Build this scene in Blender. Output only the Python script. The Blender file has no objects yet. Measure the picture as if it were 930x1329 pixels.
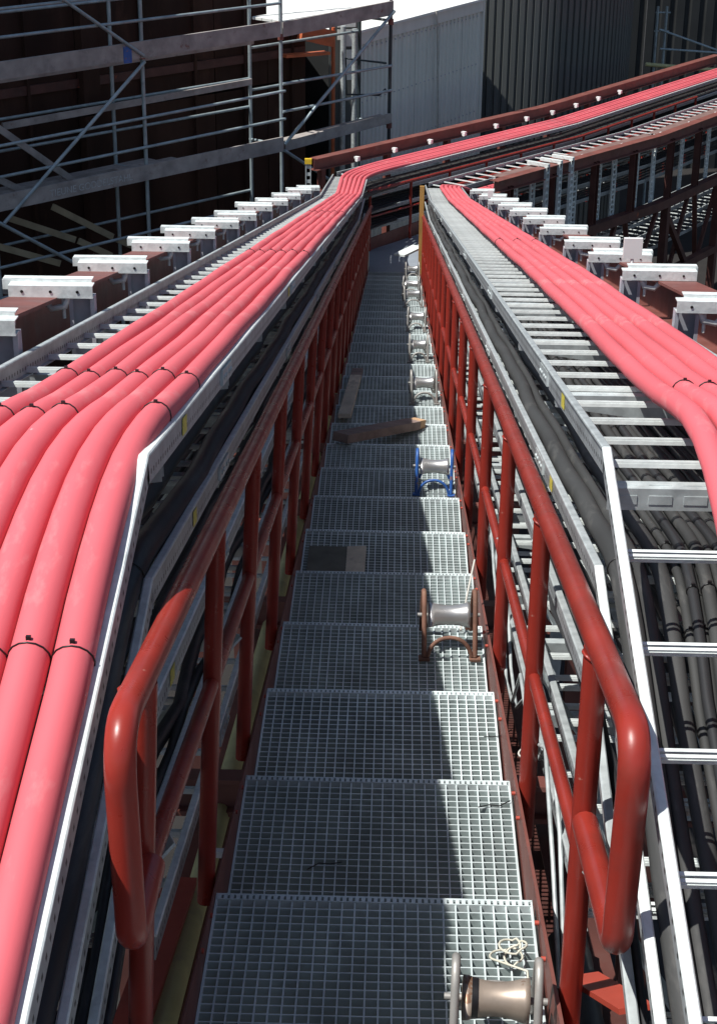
import bpy, bmesh, math, random
from mathutils import Vector, Matrix
random.seed(7)
sc = bpy.context.scene
COL = sc.collection
rad = math.radians

# ------------------------------------------------------------------ camera
# The gangway runs down along +Y at 11.7 degrees; the viewer stands at its head.
AL = rad(11.724)
CA, SA = math.cos(AL), math.sin(AL)
cam = bpy.data.cameras.new('camera')
cam.sensor_fit = 'VERTICAL'; cam.sensor_height = 24.0; cam.sensor_width = 24.0
cam.lens = 39.73; cam.clip_start = 0.05; cam.clip_end = 2000
camo = bpy.data.objects.new('camera', cam); COL.objects.link(camo)
ROT = Matrix(((0.99964003, -0.01917438, 0.01876581),
              (0.02488679, 0.40139319, -0.91556767),
              (0.01002298, 0.91570511, 0.40172589)))
camo.matrix_world = Matrix.Translation((0, 1.757 * SA, 1.757 * CA)) @ ROT.to_4x4()
sc.camera = camo

# ------------------------------------------------------------------ sun, sky
TOSUN = Vector((-0.47, -0.25, 1.0)).normalized()
w = bpy.data.worlds.new('World'); sc.world = w; w.use_nodes = True
nt = w.node_tree
sky = nt.nodes.new('ShaderNodeTexSky'); sky.sky_type = 'NISHITA'; sky.sun_disc = False
sky.sun_elevation = math.asin(TOSUN.z)
sky.sun_rotation = math.atan2(TOSUN.x, TOSUN.y)
bg = nt.nodes['Background']; bg.inputs['Strength'].default_value = 0.08
nt.links.new(sky.outputs[0], bg.inputs['Color'])
sun = bpy.data.lights.new('sun', 'SUN'); sun.energy = 5.0; sun.angle = rad(0.53); sun.color = (1.0, 0.975, 0.93)
suno = bpy.data.objects.new('sun', sun); COL.objects.link(suno)
suno.rotation_euler = TOSUN.to_track_quat('Z', 'Y').to_euler(); suno.location = (-20, -10, 40)
sc.view_settings.view_transform = 'Standard'; sc.view_settings.look = 'None'
sc.view_settings.exposure = 0.18; sc.view_settings.gamma = 1.0
sc.view_settings.use_curve_mapping = False
sc.cycles.diffuse_bounces = 2; sc.cycles.glossy_bounces = 2; sc.cycles.max_bounces = 4

# ------------------------------------------------------------------ materials
def mat(name, base, rough=0.6, metal=0.0, var=0.15, scale=12.0, spots=None, spot_amt=0.3, spot_scale=30.0,
        bump=0.0, bump_scale=60.0, stretch=None, spec=0.5, rvar=0.12, dots=False, chips=None, chip_scale=9.0, chip_th=0.68, rnd=0.07):
    m = bpy.data.materials.new(name); m.use_nodes = True
    t = m.node_tree; N = t.nodes; L = t.links
    b = N['Principled BSDF']
    tc = N.new('ShaderNodeTexCoord')
    src = tc.outputs['Object']
    if stretch:
        mp = N.new('ShaderNodeMapping'); mp.inputs['Scale'].default_value = stretch
        L.new(src, mp.inputs['Vector']); src2 = mp.outputs[0]
    else:
        src2 = src
    n1 = N.new('ShaderNodeTexNoise'); n1.inputs['Scale'].default_value = scale; n1.inputs['Detail'].default_value = 6
    L.new(src2, n1.inputs['Vector'])
    r1 = N.new('ShaderNodeValToRGB')
    r1.color_ramp.elements[0].position = 0.3; r1.color_ramp.elements[1].position = 0.7
    lo = [max(0, c * (1 - var)) for c in base]; hi = [min(1, c * (1 + var)) for c in base]
    r1.color_ramp.elements[0].color = (*lo, 1); r1.color_ramp.elements[1].color = (*hi, 1)
    L.new(n1.outputs['Fac'], r1.inputs['Fac'])
    col = r1.outputs['Color']
    def over(col, color, scl, th, amt, width=0.12, vec=src2):
        n = N.new('ShaderNodeTexNoise'); n.inputs['Scale'].default_value = scl; n.inputs['Detail'].default_value = 8
        n.inputs['Roughness'].default_value = 0.65
        L.new(vec, n.inputs['Vector'])
        mr = N.new('ShaderNodeMapRange'); mr.inputs[1].default_value = th; mr.inputs[2].default_value = th + width
        mr.inputs[4].default_value = amt
        L.new(n.outputs['Fac'], mr.inputs[0])
        mx = N.new('ShaderNodeMixRGB'); L.new(mr.outputs[0], mx.inputs[0]); L.new(col, mx.inputs[1])
        mx.inputs[2].default_value = (*color, 1)
        return mx.outputs[0]
    if spots: col = over(col, spots, spot_scale, 0.55, spot_amt)
    if chips: col = over(col, chips, chip_scale, chip_th, 0.9, 0.03, src)
    if dots:  # punched slots along the rail: dark dots in a row, seen on the web of the rail
        sx = N.new('ShaderNodeSeparateXYZ'); L.new(src, sx.inputs[0])
        def math_(op, a, bv):
            q = N.new('ShaderNodeMath'); q.operation = op
            if hasattr(a, 'links'): L.new(a, q.inputs[0])
            else: q.inputs[0].default_value = a
            if hasattr(bv, 'links'): L.new(bv, q.inputs[1])
            else: q.inputs[1].default_value = bv
            return q.outputs[0]
        fy = math_('ABSOLUTE', math_('SUBTRACT', math_('FRACT', math_('DIVIDE', sx.outputs['Y'], 0.0333), 0), 0.5), 0)
        iny = math_('LESS_THAN', fy, 0.16)
        fz = math_('ABSOLUTE', math_('ADD', sx.outputs['Z'], 0.041), 0)
        inz = math_('LESS_THAN', fz, 0.005)
        f = math_('MULTIPLY', iny, inz)
        mx = N.new('ShaderNodeMixRGB'); L.new(f, mx.inputs[0]); L.new(col, mx.inputs[1]); mx.inputs[2].default_value = (0.03, 0.03, 0.03, 1)
        col = mx.outputs[0]
    oi = N.new('ShaderNodeObjectInfo'); mrr = N.new('ShaderNodeMapRange'); mrr.inputs[3].default_value = 1 - rnd; mrr.inputs[4].default_value = 1 + rnd
    L.new(oi.outputs['Random'], mrr.inputs[0])
    hs = N.new('ShaderNodeHueSaturation'); L.new(mrr.outputs[0], hs.inputs['Value']); L.new(col, hs.inputs['Color']); col = hs.outputs['Color']
    L.new(col, b.inputs['Base Color'])
    b.inputs['Metallic'].default_value = metal
    mr = N.new('ShaderNodeMapRange'); mr.inputs[3].default_value = max(0.05, rough - rvar); mr.inputs[4].default_value = min(1, rough + rvar)
    n2 = N.new('ShaderNodeTexNoise'); n2.inputs['Scale'].default_value = scale * 2.3; n2.inputs['Detail'].default_value = 5
    L.new(src2, n2.inputs['Vector']); L.new(n2.outputs['Fac'], mr.inputs[0]); L.new(mr.outputs[0], b.inputs['Roughness'])
    b.inputs['Specular IOR Level'].default_value = spec
    if bump:
        n3 = N.new('ShaderNodeTexNoise'); n3.inputs['Scale'].default_value = bump_scale; n3.inputs['Detail'].default_value = 4
        L.new(src2, n3.inputs['Vector'])
        bp = N.new('ShaderNodeBump'); bp.inputs['Strength'].default_value = bump; bp.inputs['Distance'].default_value = 0.004
        L.new(n3.outputs['Fac'], bp.inputs['Height']); L.new(bp.outputs[0], b.inputs['Normal'])
    return m

M = {}
M['galv'] = mat('galvanised_steel', (0.52, 0.57, 0.57), 0.42, 0.25, 0.2, 25, (0.33, 0.36, 0.37), 0.6, 9)
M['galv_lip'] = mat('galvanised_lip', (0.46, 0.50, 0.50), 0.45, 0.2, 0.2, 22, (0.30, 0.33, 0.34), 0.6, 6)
M['galv_rail'] = mat('galvanised_rail', (0.40, 0.43, 0.44), 0.45, 0.35, 0.18, 18, (0.25, 0.27, 0.28), 0.55, 7, dots=True)
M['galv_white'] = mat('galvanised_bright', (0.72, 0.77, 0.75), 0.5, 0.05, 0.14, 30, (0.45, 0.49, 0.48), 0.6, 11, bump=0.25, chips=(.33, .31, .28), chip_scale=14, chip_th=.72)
M['galv_dull'] = mat('galvanised_dull', (0.46, 0.47, 0.52), 0.55, 0.1, 0.15, 14, (0.34, 0.34, 0.38), 0.6, 8)
M['grating'] = mat('grating_steel', (0.68, 0.76, 0.76), 0.5, 0.1, 0.22, 5, (0.40, 0.46, 0.47), 0.65, 3.2, chips=(0.20, 0.17, 0.14), chip_scale=5, chip_th=0.70, rnd=0.13)
M['grating_shade'] = mat('shaded_bearing_bars', (0.42, 0.50, 0.49), 0.6, 0.1, 0.25, 5, (0.20, 0.22, 0.22), 0.65, 3.2, rnd=.13)  # bar sides darkened to stand for the shade inside the grating cells
M['red'] = mat('red_paint', (0.275, 0.029, 0.019), 0.32, 0, 0.16, 6, (0.20, 0.035, 0.026), 0.55, 7, bump=0.07, bump_scale=70,
               chips=(0.42, 0.20, 0.16), chip_scale=22, chip_th=0.69, rvar=0.2)
M['red_beam'] = mat('red_oxide_beam', (0.20, 0.070, 0.056), 0.5, 0, 0.2, 5, (0.17, 0.10, 0.09), 0.6, 6, bump=0.1, chips=(0.30, 0.13, 0.10), chip_scale=6, chip_th=0.66)
M['red_bright'] = mat('red_primer', (0.42, 0.065, 0.04), 0.5, 0, 0.15, 6, (0.36, 0.08, 0.06), 0.5, 5)
M['cover'] = mat('dusty_brown_sheet', (0.20, 0.12, 0.105), 0.7, 0, 0.2, 6, (0.27, 0.19, 0.17), 0.5, 4)
M['brown'] = mat('brown_steel', (0.085, 0.030, 0.024), 0.6, 0, 0.35, 3, (0.12, 0.06, 0.05), 0.5, 5, chips=(0.30, 0.07, 0.03), chip_scale=2.2, chip_th=0.64)
M['cable_red'] = mat('red_cable_sheath', (0.70, 0.128, 0.150), 0.66, 0, 0.08, 3, (0.71, 0.26, 0.265), 0.65, 9, bump=0.05, bump_scale=90, stretch=(1, .35, 1),
                     chips=(0.90, 0.58, 0.58), chip_scale=20, chip_th=0.70, rnd=0.05)
M['cable_black'] = mat('black_cable_sheath', (0.030, 0.031, 0.033), 0.5, 0, 0.3, 5, (0.10, 0.095, 0.085), 0.65, 10, stretch=(1, 0.15, 1))
M['cable_dusty'] = mat('dusty_cable_sheath', (0.047, 0.048, 0.047), 0.65, 0, 0.3, 6, (0.115, 0.113, 0.105), 0.6, 16, stretch=(1, 0.2, 1))
M['tie'] = mat('cable_tie_plastic', (0.012, 0.011, 0.012), 0.4)
M['white'] = mat('white_plastic', (0.82, 0.82, 0.80), 0.45, 0, 0.05, 6)
M['sticker'] = mat('yellow_sticker', (0.72, 0.62, 0.10), 0.5, 0, 0.2, 90, (0.15, 0.13, 0.05), 0.7, 120)
M['yellow'] = mat('yellow_paint', (0.75, 0.50, 0.03), 0.5)
M['pale_yellow'] = mat('pale_yellow_pipe', (0.62, 0.58, 0.28), 0.55, 0, 0.12, 5, (0.35, 0.33, 0.2), 0.4, 6)
M['wood_grey'] = mat('weathered_wood', (0.62, 0.52, 0.40), 0.8, 0, 0.25, 10, (0.30, 0.25, 0.19), 0.6, 12, bump=0.3, stretch=(1, 0.08, 1))
M['wood_brown'] = mat('brown_wood', (0.25, 0.18, 0.155), 0.8, 0, 0.3, 10, (0.26, 0.2, 0.15), 0.4, 12, bump=0.3, stretch=(0.1, 1, 1))
M['wood_fresh'] = mat('fresh_wood', (0.52, 0.33, 0.19), 0.8, 0, 0.2, 12)
M['wood_stake'] = mat('yellow_stake_wood', (0.46, 0.25, 0.07), 0.7, 0, 0.25, 10, stretch=(1, 1, 0.2))
M['card'] = mat('grey_cardboard', (0.62, 0.53, 0.40), 0.9, 0, 0.15, 10, (0.12, 0.11, 0.1), 0.5, 8)
M['card_dark'] = mat('dark_cardboard', (0.15, 0.145, 0.115), 0.9, 0, 0.2, 10)
M['roller'] = mat('polished_roller', (0.62, 0.61, 0.59), 0.33, 0.75, 0.1, 10, (0.4, 0.36, 0.33), 0.4, 12)
M['roller_rust'] = mat('rusty_roller', (0.33, 0.27, 0.22), 0.42, 0.4, 0.25, 14, (0.50, 0.46, 0.41), 0.55, 9, chips=(0.20, 0.10, 0.055), chip_scale=12, chip_th=0.58)
M['rust'] = mat('rusty_tube', (0.19, 0.095, 0.065), 0.75, 0.1, 0.35, 18, (0.30, 0.19, 0.13), 0.5, 22)
M['blue'] = mat('blue_paint', (0.03, 0.11, 0.36), 0.4, 0, 0.2, 10, chips=(0.25, 0.14, 0.1), chip_scale=20, chip_th=0.6)
M['grey_tube'] = mat('grey_tube', (0.36, 0.35, 0.33), 0.5, 0.3, 0.2, 12, (0.22, 0.15, 0.11), 0.5, 12)
M['scaf'] = mat('scaffold_tube', (0.34, 0.41, 0.43), 0.5, 0.35, 0.2, 6, (0.2, 0.22, 0.23), 0.5, 5)
M['scaf_dark'] = mat('painted_dark_tube', (0.035, 0.05, 0.055), 0.5, 0.1, 0.2, 6)
M['plank'] = mat('scaffold_plank', (0.33, 0.30, 0.28), 0.8, 0, 0.25, 4, (0.20, 0.17, 0.16), 0.6, 5, bump=0.2, chips=(0.22, 0.09, 0.07), chip_scale=5, chip_th=0.66)
M['plank_sunlit'] = mat('sunlit_plank', (0.34, 0.29, 0.19), 0.8, 0, 0.2, 4, (0.36, 0.3, 0.2), 0.5, 5)  # yellowish tone stands for sunlight on the low diagonal boards
M['rust_wall'] = mat('dark_rust_cladding', (0.040, 0.019, 0.013), 0.85, 0, 0.4, 1.3, (0.075, 0.036, 0.024), 0.6, 2.2, spec=0.25, stretch=(1, 1, .35), chips=(.10, .055, .04), chip_scale=2.5, chip_th=.70, rnd=.25)
M['light_clad'] = mat('light_grey_cladding', (0.80, 0.785, 0.72), 0.5, 0, 0.06, 1.5, (0.66, 0.65, 0.60), 0.5, 3, stretch=(3, 3, .25))
M['dark_clad'] = mat('charcoal_cladding', (0.10, 0.108, 0.105), 0.5, 0, 0.12, 1.2, (0.13, 0.138, 0.134), 0.5, 3, stretch=(3, 3, .2))
M['black_clad'] = mat('black_cladding', (0.020, 0.022, 0.023), 0.6, 0, 0.2, 1.2)
M['roof'] = mat('pale_roof_sheet', (0.78, 0.79, 0.75), 0.6, 0, 0.06, 1.0)
M['orange'] = mat('orange_steel', (0.50, 0.13, 0.05), 0.6, 0, 0.25, 4, (0.3, 0.08, 0.05), 0.5, 4)
M['ground'] = mat('dark_ground', (0.016, 0.014, 0.013), 0.95, 0, 0.4, 0.6, (0.03, 0.026, 0.022), 0.4, 1.5, bump=0.4, bump_scale=8)
M['rope'] = mat('pale_rope', (0.55, 0.53, 0.48), 0.8)
M['wire_yellow'] = mat('pale_wire', (0.60, 0.58, 0.48), 0.5)
M['chalk'] = mat('white_paint_marks', (0.44, 0.45, 0.45), 0.8, 0, 0.3, 20)
M['floor_plate'] = mat('landing_sheet', (0.34, 0.38, 0.43), 0.5, 0.2, 0.12, 3)

# ------------------------------------------------------------------ mesh builder
def S(x, s, n):                       # gangway frame: across, along the slope, square to it
    return Vector((x, s * CA + n * SA, -s * SA + n * CA))

class MB:
    def __init__(self): self.v = []; self.f = []; self.sm = []
    def add(self, vs, fs, smooth=False):
        o = len(self.v); self.v += [Vector(p) for p in vs]
        self.f += [tuple(i + o for i in q) for q in fs]; self.sm += [smooth] * len(fs); return self
    def hexa(self, c):                # eight corners: 0-3 bottom ring, 4-7 top ring
        return self.add(c, [(3, 2, 1, 0), (4, 5, 6, 7), (0, 1, 5, 4), (1, 2, 6, 5), (2, 3, 7, 6), (3, 0, 4, 7)])
    def box(self, x0, x1, y0, y1, z0, z1):
        return self.hexa([(x0, y0, z0), (x1, y0, z0), (x1, y1, z0), (x0, y1, z0), (x0, y0, z1), (x1, y0, z1), (x1, y1, z1), (x0, y1, z1)])
    def bar(self, p, q, wd, ht, up=(0, 0, 1)):    # rectangular bar between two points
        p, q = Vector(p), Vector(q); d = (q - p).normalized(); up = Vector(up)
        sd = d.cross(up).normalized(); u = sd.cross(d).normalized()
        a, b = sd * wd / 2, u * ht / 2
        return self.hexa([p - a - b, p + a - b, q + a - b, q - a - b, p - a + b, p + a + b, q + a + b, q - a + b])
    def tube(self, pts, r, n=10, caps=True, smooth=True, closed=False):
        pts = [Vector(p) for p in pts]; m = len(pts)
        rr = r if isinstance(r, (list, tuple)) else [r] * m
        d0 = (pts[1] - pts[0]).normalized()
        u = Vector((0, 0, 1)) if abs(d0.z) < 0.9 else Vector((1, 0, 0))
        u = (u - d0 * u.dot(d0)).normalized()
        vs = []
        for i in range(m):
            if closed: d = pts[(i + 1) % m] - pts[i - 1]
            elif i == 0: d = pts[1] - pts[0]
            elif i == m - 1: d = pts[-1] - pts[-2]
            else: d = (pts[i + 1] - pts[i]).normalized() + (pts[i] - pts[i - 1]).normalized()
            d.normalize(); u = (u - d * u.dot(d)).normalized(); v = d.cross(u)
            for k in range(n):
                a = 2 * math.pi * k / n
                vs.append(pts[i] + (u * math.cos(a) + v * math.sin(a)) * rr[i])
        fs = []
        for i in range(m if closed else m - 1):
            j = (i + 1) % m
            for k in range(n):
                l = (k + 1) % n
                fs.append((i * n + k, i * n + l, j * n + l, j * n + k))
        self.add(vs, fs, smooth)
        if caps and not closed:
            self.add(vs[:n], [tuple(range(n - 1, -1, -1))]); self.add(vs[-n:], [tuple(range(n))])
        return self
    def sweep(self, prof, pts, ups=None, smooth=False):  # profile [(side, up)] along points
        pts = [Vector(p) for p in pts]; m = len(pts); n = len(prof); vs = []
        for i in range(m):
            if i == 0: d = pts[1] - pts[0]
            elif i == m - 1: d = pts[-1] - pts[-2]
            else: d = (pts[i + 1] - pts[i]).normalized() + (pts[i] - pts[i - 1]).normalized()
            d.normalize(); sd = d.cross(Vector((0, 0, 1))).normalized(); u = sd.cross(d).normalized()
            for (a, b) in prof: vs.append(pts[i] + sd * a + u * b)
        fs = [(i * n + k, i * n + (k + 1) % n, (i + 1) * n + (k + 1) % n, (i + 1) * n + k) for i in range(m - 1) for k in range(n)]
        self.add(vs, fs, smooth)
        self.add(vs[:n], [tuple(range(n - 1, -1, -1))]); self.add(vs[-n:], [tuple(range(n))])
        return self
    def lathe(self, prof, origin, axis=(1, 0, 0), n=20):   # prof [(along, radius)]
        o = Vector(origin); ax = Vector(axis).normalized()
        return self.tube([o + ax * a for a, r in prof], [max(r, 1e-4) for a, r in prof], n)
    def mesh(self, name, mt):
        me = bpy.data.meshes.new(name); me.from_pydata([tuple(p) for p in self.v], [], self.f)
        me.polygons.foreach_set('use_smooth', self.sm)
        bm = bmesh.new(); bm.from_mesh(me); bmesh.ops.recalc_face_normals(bm, faces=bm.faces); bm.to_mesh(me); bm.free()
        me.materials.append(mt); me.update(); return me

WL = {}                                # world location of every root
def empty(name, loc=(0, 0, 0), label=None, cat=None, group=None, rot=None):
    o = bpy.data.objects.new(name, None); COL.objects.link(o); o.location = loc; o.empty_display_size = 0.1
    if rot: o.rotation_euler = rot
    WL[o.name] = Vector(loc)
    return tag(o, label, cat, group)
def tag(o, label=None, cat=None, group=None, kind=None):
    if label: o['label'] = label
    if cat: o['category'] = cat
    if group: o['group'] = group
    if kind: o['kind'] = kind
    return o
def link(name, me, parent=None, loc=(0, 0, 0), rot=None):
    o = bpy.data.objects.new(name, me); COL.objects.link(o); o.location = loc
    if rot: o.rotation_euler = rot
    if parent: o.parent = parent
    return o
def obj(name, mb, mt, parent=None, origin=None):
    # mb is in world coordinates; the object gets a sensible origin
    if parent is not None:
        off = WL.get(parent.name, Vector((0, 0, 0)))
        mb.v = [p - off for p in mb.v]
        o = link(name, mb.mesh(name, mt), parent); WL[o.name] = off
        return o
    off = Vector(origin) if origin is not None else mb.v[0].copy()
    mb.v = [p - off for p in mb.v]
    o = link(name, mb.mesh(name, mt), None, off); WL[o.name] = off
    return o
def children(o): return list(o.children)
def copy_tree(o, parent=None, loc=None):
    c = o.copy(); COL.objects.link(c)
    if parent is not None: c.parent = parent
    if loc is not None: c.location = loc
    for ch in children(o): copy_tree(ch, c)
    return c

# ------------------------------------------------------------------ plan of the cable bridge
NEAR = Vector((0, 0.9712, 0.2382))     # the trays drop towards the viewer beyond their bend
H1, H2 = rad(36.5), rad(31.0)
U1 = Vector((math.sin(H1), math.cos(H1), 0)); R1 = Vector((U1.y, -U1.x, 0))
U2 = Vector((math.sin(H2), math.cos(H2), 0)); R2 = Vector((U2.y, -U2.x, 0))
CORN = Vector((0, 27.1, 0)); ZC = -4.27
D1 = 6.3
MT1 = (Vector((1, 0, 0)) + R1) / (1 + Vector((1, 0, 0)).dot(R1))
MT2 = (R1 + R2) / (1 + R1.dot(R2))
def corner(x, n): p = CORN + MT1 * x; p.z = ZC + (n - 1.157); return p
def elbow(x, n): p = CORN + U1 * D1 + MT2 * x; p.z = ZC + (n - 1.157) - .015 * D1; return p
def far(x, d, n):                      # along the second, level bridge
    if d <= D1: p = CORN + U1 * d + R1 * x
    else: p = CORN + U1 * D1 + R2 * x + U2 * (d - D1)
    p.z = ZC + (n - 1.157) - .015 * d; return p
def bez(a, b, c, k=6):
    return [a * (1 - t) ** 2 + b * 2 * t * (1 - t) + c * t * t for t in [i / k for i in range(k + 1)]]
SB = {-1: 3.35, 1: 3.54}               # where the trays bend

# ------------------------------------------------------------------ ground
g = MB().add([(-400, -400, -9), (400, -400, -9), (400, 900, -9), (-400, 900, -9)], [(0, 1, 2, 3)])
tag(obj('ground', g, M['ground'], None, (0, 0, -9)), kind='structure')

# ------------------------------------------------------------------ gangway
XL, XR = -0.395, 0.352
walk = empty('gangway', S(0, 14, -0.1), 'long stepped steel gangway of grating treads running down between the two handrails', 'gangway')
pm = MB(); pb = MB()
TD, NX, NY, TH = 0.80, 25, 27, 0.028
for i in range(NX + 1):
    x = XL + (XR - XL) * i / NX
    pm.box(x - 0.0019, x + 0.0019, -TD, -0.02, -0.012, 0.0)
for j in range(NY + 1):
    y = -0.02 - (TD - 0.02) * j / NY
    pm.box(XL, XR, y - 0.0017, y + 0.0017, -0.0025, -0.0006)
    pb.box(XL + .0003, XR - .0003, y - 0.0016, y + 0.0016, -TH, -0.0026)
for x0, x1 in ((XL - 0.004, XL), (XR, XR + 0.004)): pm.box(x0, x1, -TD, 0, -TH - 0.004, 0.001)
# nosing: a perforated angle along the far edge of the tread
pm.box(XL - 0.004, XR + 0.004, -0.003, 0.0, -0.05, 0.003)
for k in range(50):
    x0 = XL + (XR - XL) * k / 50; x1 = XL + (XR - XL) * (k + 0.62) / 50
    pm.box(x0, x1, -0.0215, -0.003, -0.003, 0.0035)
pm.box(XL, XR, -0.006, -0.003, -0.004, 0.003); pm.box(XL, XR, -0.0235, -0.0205, -0.02, 0.003)
pme = pm.mesh('grating_panel', M['grating']); pbe = pb.mesh('bearing_bars', M['grating_shade'])
SN = [3.785 + 0.8155 * k for k in range(-3, 28)]
off = WL[walk.name]
for k, s in enumerate(SN):
    p = S(0, s, 0)
    if k == 3: p = p + Vector((0, 0, 0.012))
    o = link('grating_panel', pme, walk, p - off, (rad(random.uniform(-.25, .25)), rad(random.uniform(-.3, .3)), 0))
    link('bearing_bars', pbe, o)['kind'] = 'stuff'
for sx, x in ((-1, XL - 0.0055), (1, XR + 0.013)):
    b = MB(); xs = sorted((x, x + sx * (0.008 if sx > 0 else 0.004)))
    a, c = S(0, 1.0, 0), S(0, 26.8, 0)
    def pl(x0, x1, n0, n1):
        b.hexa([S(x0, 1, n0), S(x1, 1, n0), S(x1, 26.8, n0), S(x0, 26.8, n0), S(x0, 1, n1), S(x1, 1, n1), S(x1, 26.8, n1), S(x0, 26.8, n1)])
    pl(xs[0], xs[1], -0.19, 0.028)
    fx = sorted((x + sx * 0.0085, x + sx * 0.05)); pl(fx[0], fx[1], -0.189, -0.180)
    so = obj('stringer', b, M['red_beam'], walk)
bb = MB()
for s in SN:
    for x in (XL - 0.01, XR + 0.01):
        for ds in (-0.12, -0.30):
            q = S(x, s + ds, 0.012); q.x += -0.004 if x > 0 else 0.004
            bb.lathe([(-.005, .0065), (0.005, .0065)], q, (1, 0, 0), 6)
bo = obj('tread_bolts', bb, M['red_bright'], walk); bo['kind'] = 'stuff'
# landing at the foot
lb = MB(); e = S(0, 26.6, 0)
c1, c2 = CORN + MT1 * -0.42, CORN + MT1 * 0.40
zl = e.z - 0.03
def lift(p, z): return Vector((p.x, p.y, z))
f1, f2 = far(-0.42, 3.0, 0), far(0.40, 3.0, 0)
lb.add([lift((Vector((-0.40, e.y - 0.2, 0))), zl), lift(Vector((0.36, e.y - 0.2, 0)), zl), lift(c2, zl), lift(f2, zl), lift(f1, zl), lift(c1, zl)], [(0, 1, 2, 3, 4, 5)])
lb.add([p - Vector((0, 0, .02)) for p in lb.v], [(5, 4, 3, 2, 1, 0)])
obj('landing_sheet', lb, M['floor_plate'], walk)
tb = MB()
tb.bar(lift(c1, zl + 0.09), lift(far(-0.42, 12, 0), zl + 0.09), 0.02, 0.22)
obj('toe_plate', tb, M['red_beam'], walk)

# cross members and chords below the gangway
for sx, nm in ((-1, 'left'), (1, 'right')):
    b = MB()
    for wd, n0, n1 in ((0.13, -0.395, -0.385), (0.008, -0.53, -0.395), (0.13, -0.54, -0.53)):
        x = sx * 0.56
        b.hexa([S(x - wd / 2, 1.2, n0), S(x + wd / 2, 1.2, n0), S(x + wd / 2, 27, n0), S(x - wd / 2, 27, n0),
                S(x - wd / 2, 1.2, n1), S(x + wd / 2, 1.2, n1), S(x + wd / 2, 27, n1), S(x - wd / 2, 27, n1)])
    tag(obj('floor_beam', b, M['red_beam' if sx < 0 else 'brown'], None, S(sx * .56, 14, -.4)), '%s steel' % ('red' if sx < 0 else 'dark brown') + ' beam running low under the %s edge of the gangway' % nm, 'beam', 'beams under the gangway')
first = None
for k in range(12):
    s = 2.95 + 2.2 * k
    if first is None:
        cme = MB()
        cme.box(-1.34, 1.34, -0.05, 0.05, -0.008, 0.008); cme.box(-1.34, 1.34, -0.004, 0.004, -0.10, -0.008); cme.box(-1.34, 1.34, -0.05, 0.05, -0.116, -0.10)
        first = cme.mesh('cross_beam', M['red_beam'])
    o = link('cross_beam', first, None, S(0, s, -0.215), (-AL, 0, 0))
    ordn = ['nearest', 'second', 'third', 'fourth', 'fifth', 'sixth', 'seventh', 'eighth', 'ninth', 'tenth', 'eleventh', 'farthest'][k]
    tag(o, 'red steel cross beam under the gangway, %s of the row' % ordn, 'beam', 'cross beams under the gangway')

# ------------------------------------------------------------------ handrails
def handrail(sx, x, tops, label):
    root = empty('handrail', S(x, 2.5, 0), label, 'handrail', 'handrails of the gangway')
    Zup = Vector((0, 0, 1))
    r = 0.0268 if sx > 0 else 0.0240
    top = S(x, TOPS[sx][0], TOPS[sx][1]); low = top - Zup * (0.425 if sx > 0 else 0.395) + Vector((0, 0.02, 0))
    mid0 = S(x, tops[0] + 0.07, TOPS[sx][2])
    rad_ = 0.095
    d = (S(x, 3, 0) - S(x, 2, 0)).normalized()
    end = S(x, 26.7, TOPS[sx][1])
    n = 40
    pts = [end + (top + d * rad_ - end) * i / n for i in range(n)]
    pts += bez(top + d * rad_, top, top - Zup * rad_, 7)
    md = (mid0 - low).normalized()
    pts += [low + Zup * 0.06] + bez(low + Zup * 0.035, low, low + md * 0.035, 5)[0:] + [mid0 - md * .02]
    b = MB().tube(pts, r, 14)
    obj('top_rail', b, M['red'], root)
    lean = 0.0 if sx > 0 else -0.05
    post = MB().tube([(lean, 0, 0), (0, 0, 1.0)], 0.0245 if sx > 0 else 0.0215, 12).mesh('post', M['red'])
    bases = []
    for s in tops:
        tp = S(x, s, TOPS[sx][1] - .015); base = Vector((tp.x, tp.y, tp.z - 1.0)); bases.append(tp + Vector((lean * .38, 0, 0)))
        link('post', post, root, base - WL[root.name])
    wb = MB()
    for tp in bases:
        for dz, rr_ in ((-.026, .0248 if sx > 0 else .0218),): wb.tube([tp + Vector((math.cos(a) * rr_, math.sin(a) * rr_, dz + .012 * abs(math.cos(a)))) for a in [k * math.pi / 6 for k in range(12)]], .0035, 5, closed=True)
    obj('weld_bead', wb, M['red'], root)['kind'] = 'stuff'
    for i in range(len(tops) - 1):
        kd = TOPS[sx][1] - TOPS[sx][3]; a = bases[i] - Zup * kd; c = bases[i + 1] - Zup * kd
        dd = (c - a).normalized()
        kb = MB().tube([a + dd * 0.018, c - dd * 0.018], 0.0175, 10)
        obj('knee_rail', kb, M['red'], root)
    return root
TOPS = {1: (2.58, 0.853, 0.455, 0.37), -1: (2.31, 0.945, 0.60, 0.56)}
topsR = [3.14, 4.35, 5.68, 6.99, 8.40]; topsL = [2.57, 3.67, 4.68, 5.85]
while topsR[-1] < 25.2: topsR.append(topsR[-1] + 1.33)
while topsL[-1] < 25.2: topsL.append(topsL[-1] + 1.15)
def handrail_call():
    handrail(1, 0.400, topsR, 'sunlit red tubular handrail with closed end loop on the right side of the gangway')
    handrail(-1, -0.385, topsL, 'shaded red tubular handrail with closed end loop on the left side of the gangway')
handrail_call()
# wire tied round the second right post
p = S(.400, 4.52, 0.12)
tag(obj('tie_wire', MB().tube([p + Vector((math.cos(a) * .028, math.sin(a) * .028, .006 * math.cos(a))) for a in [i * math.pi / 8 for i in range(16)]], .003, 6, closed=True), M['rope'], None, p),
    'thin pale wire tied round the second post of the right handrail', 'wire')
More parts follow.
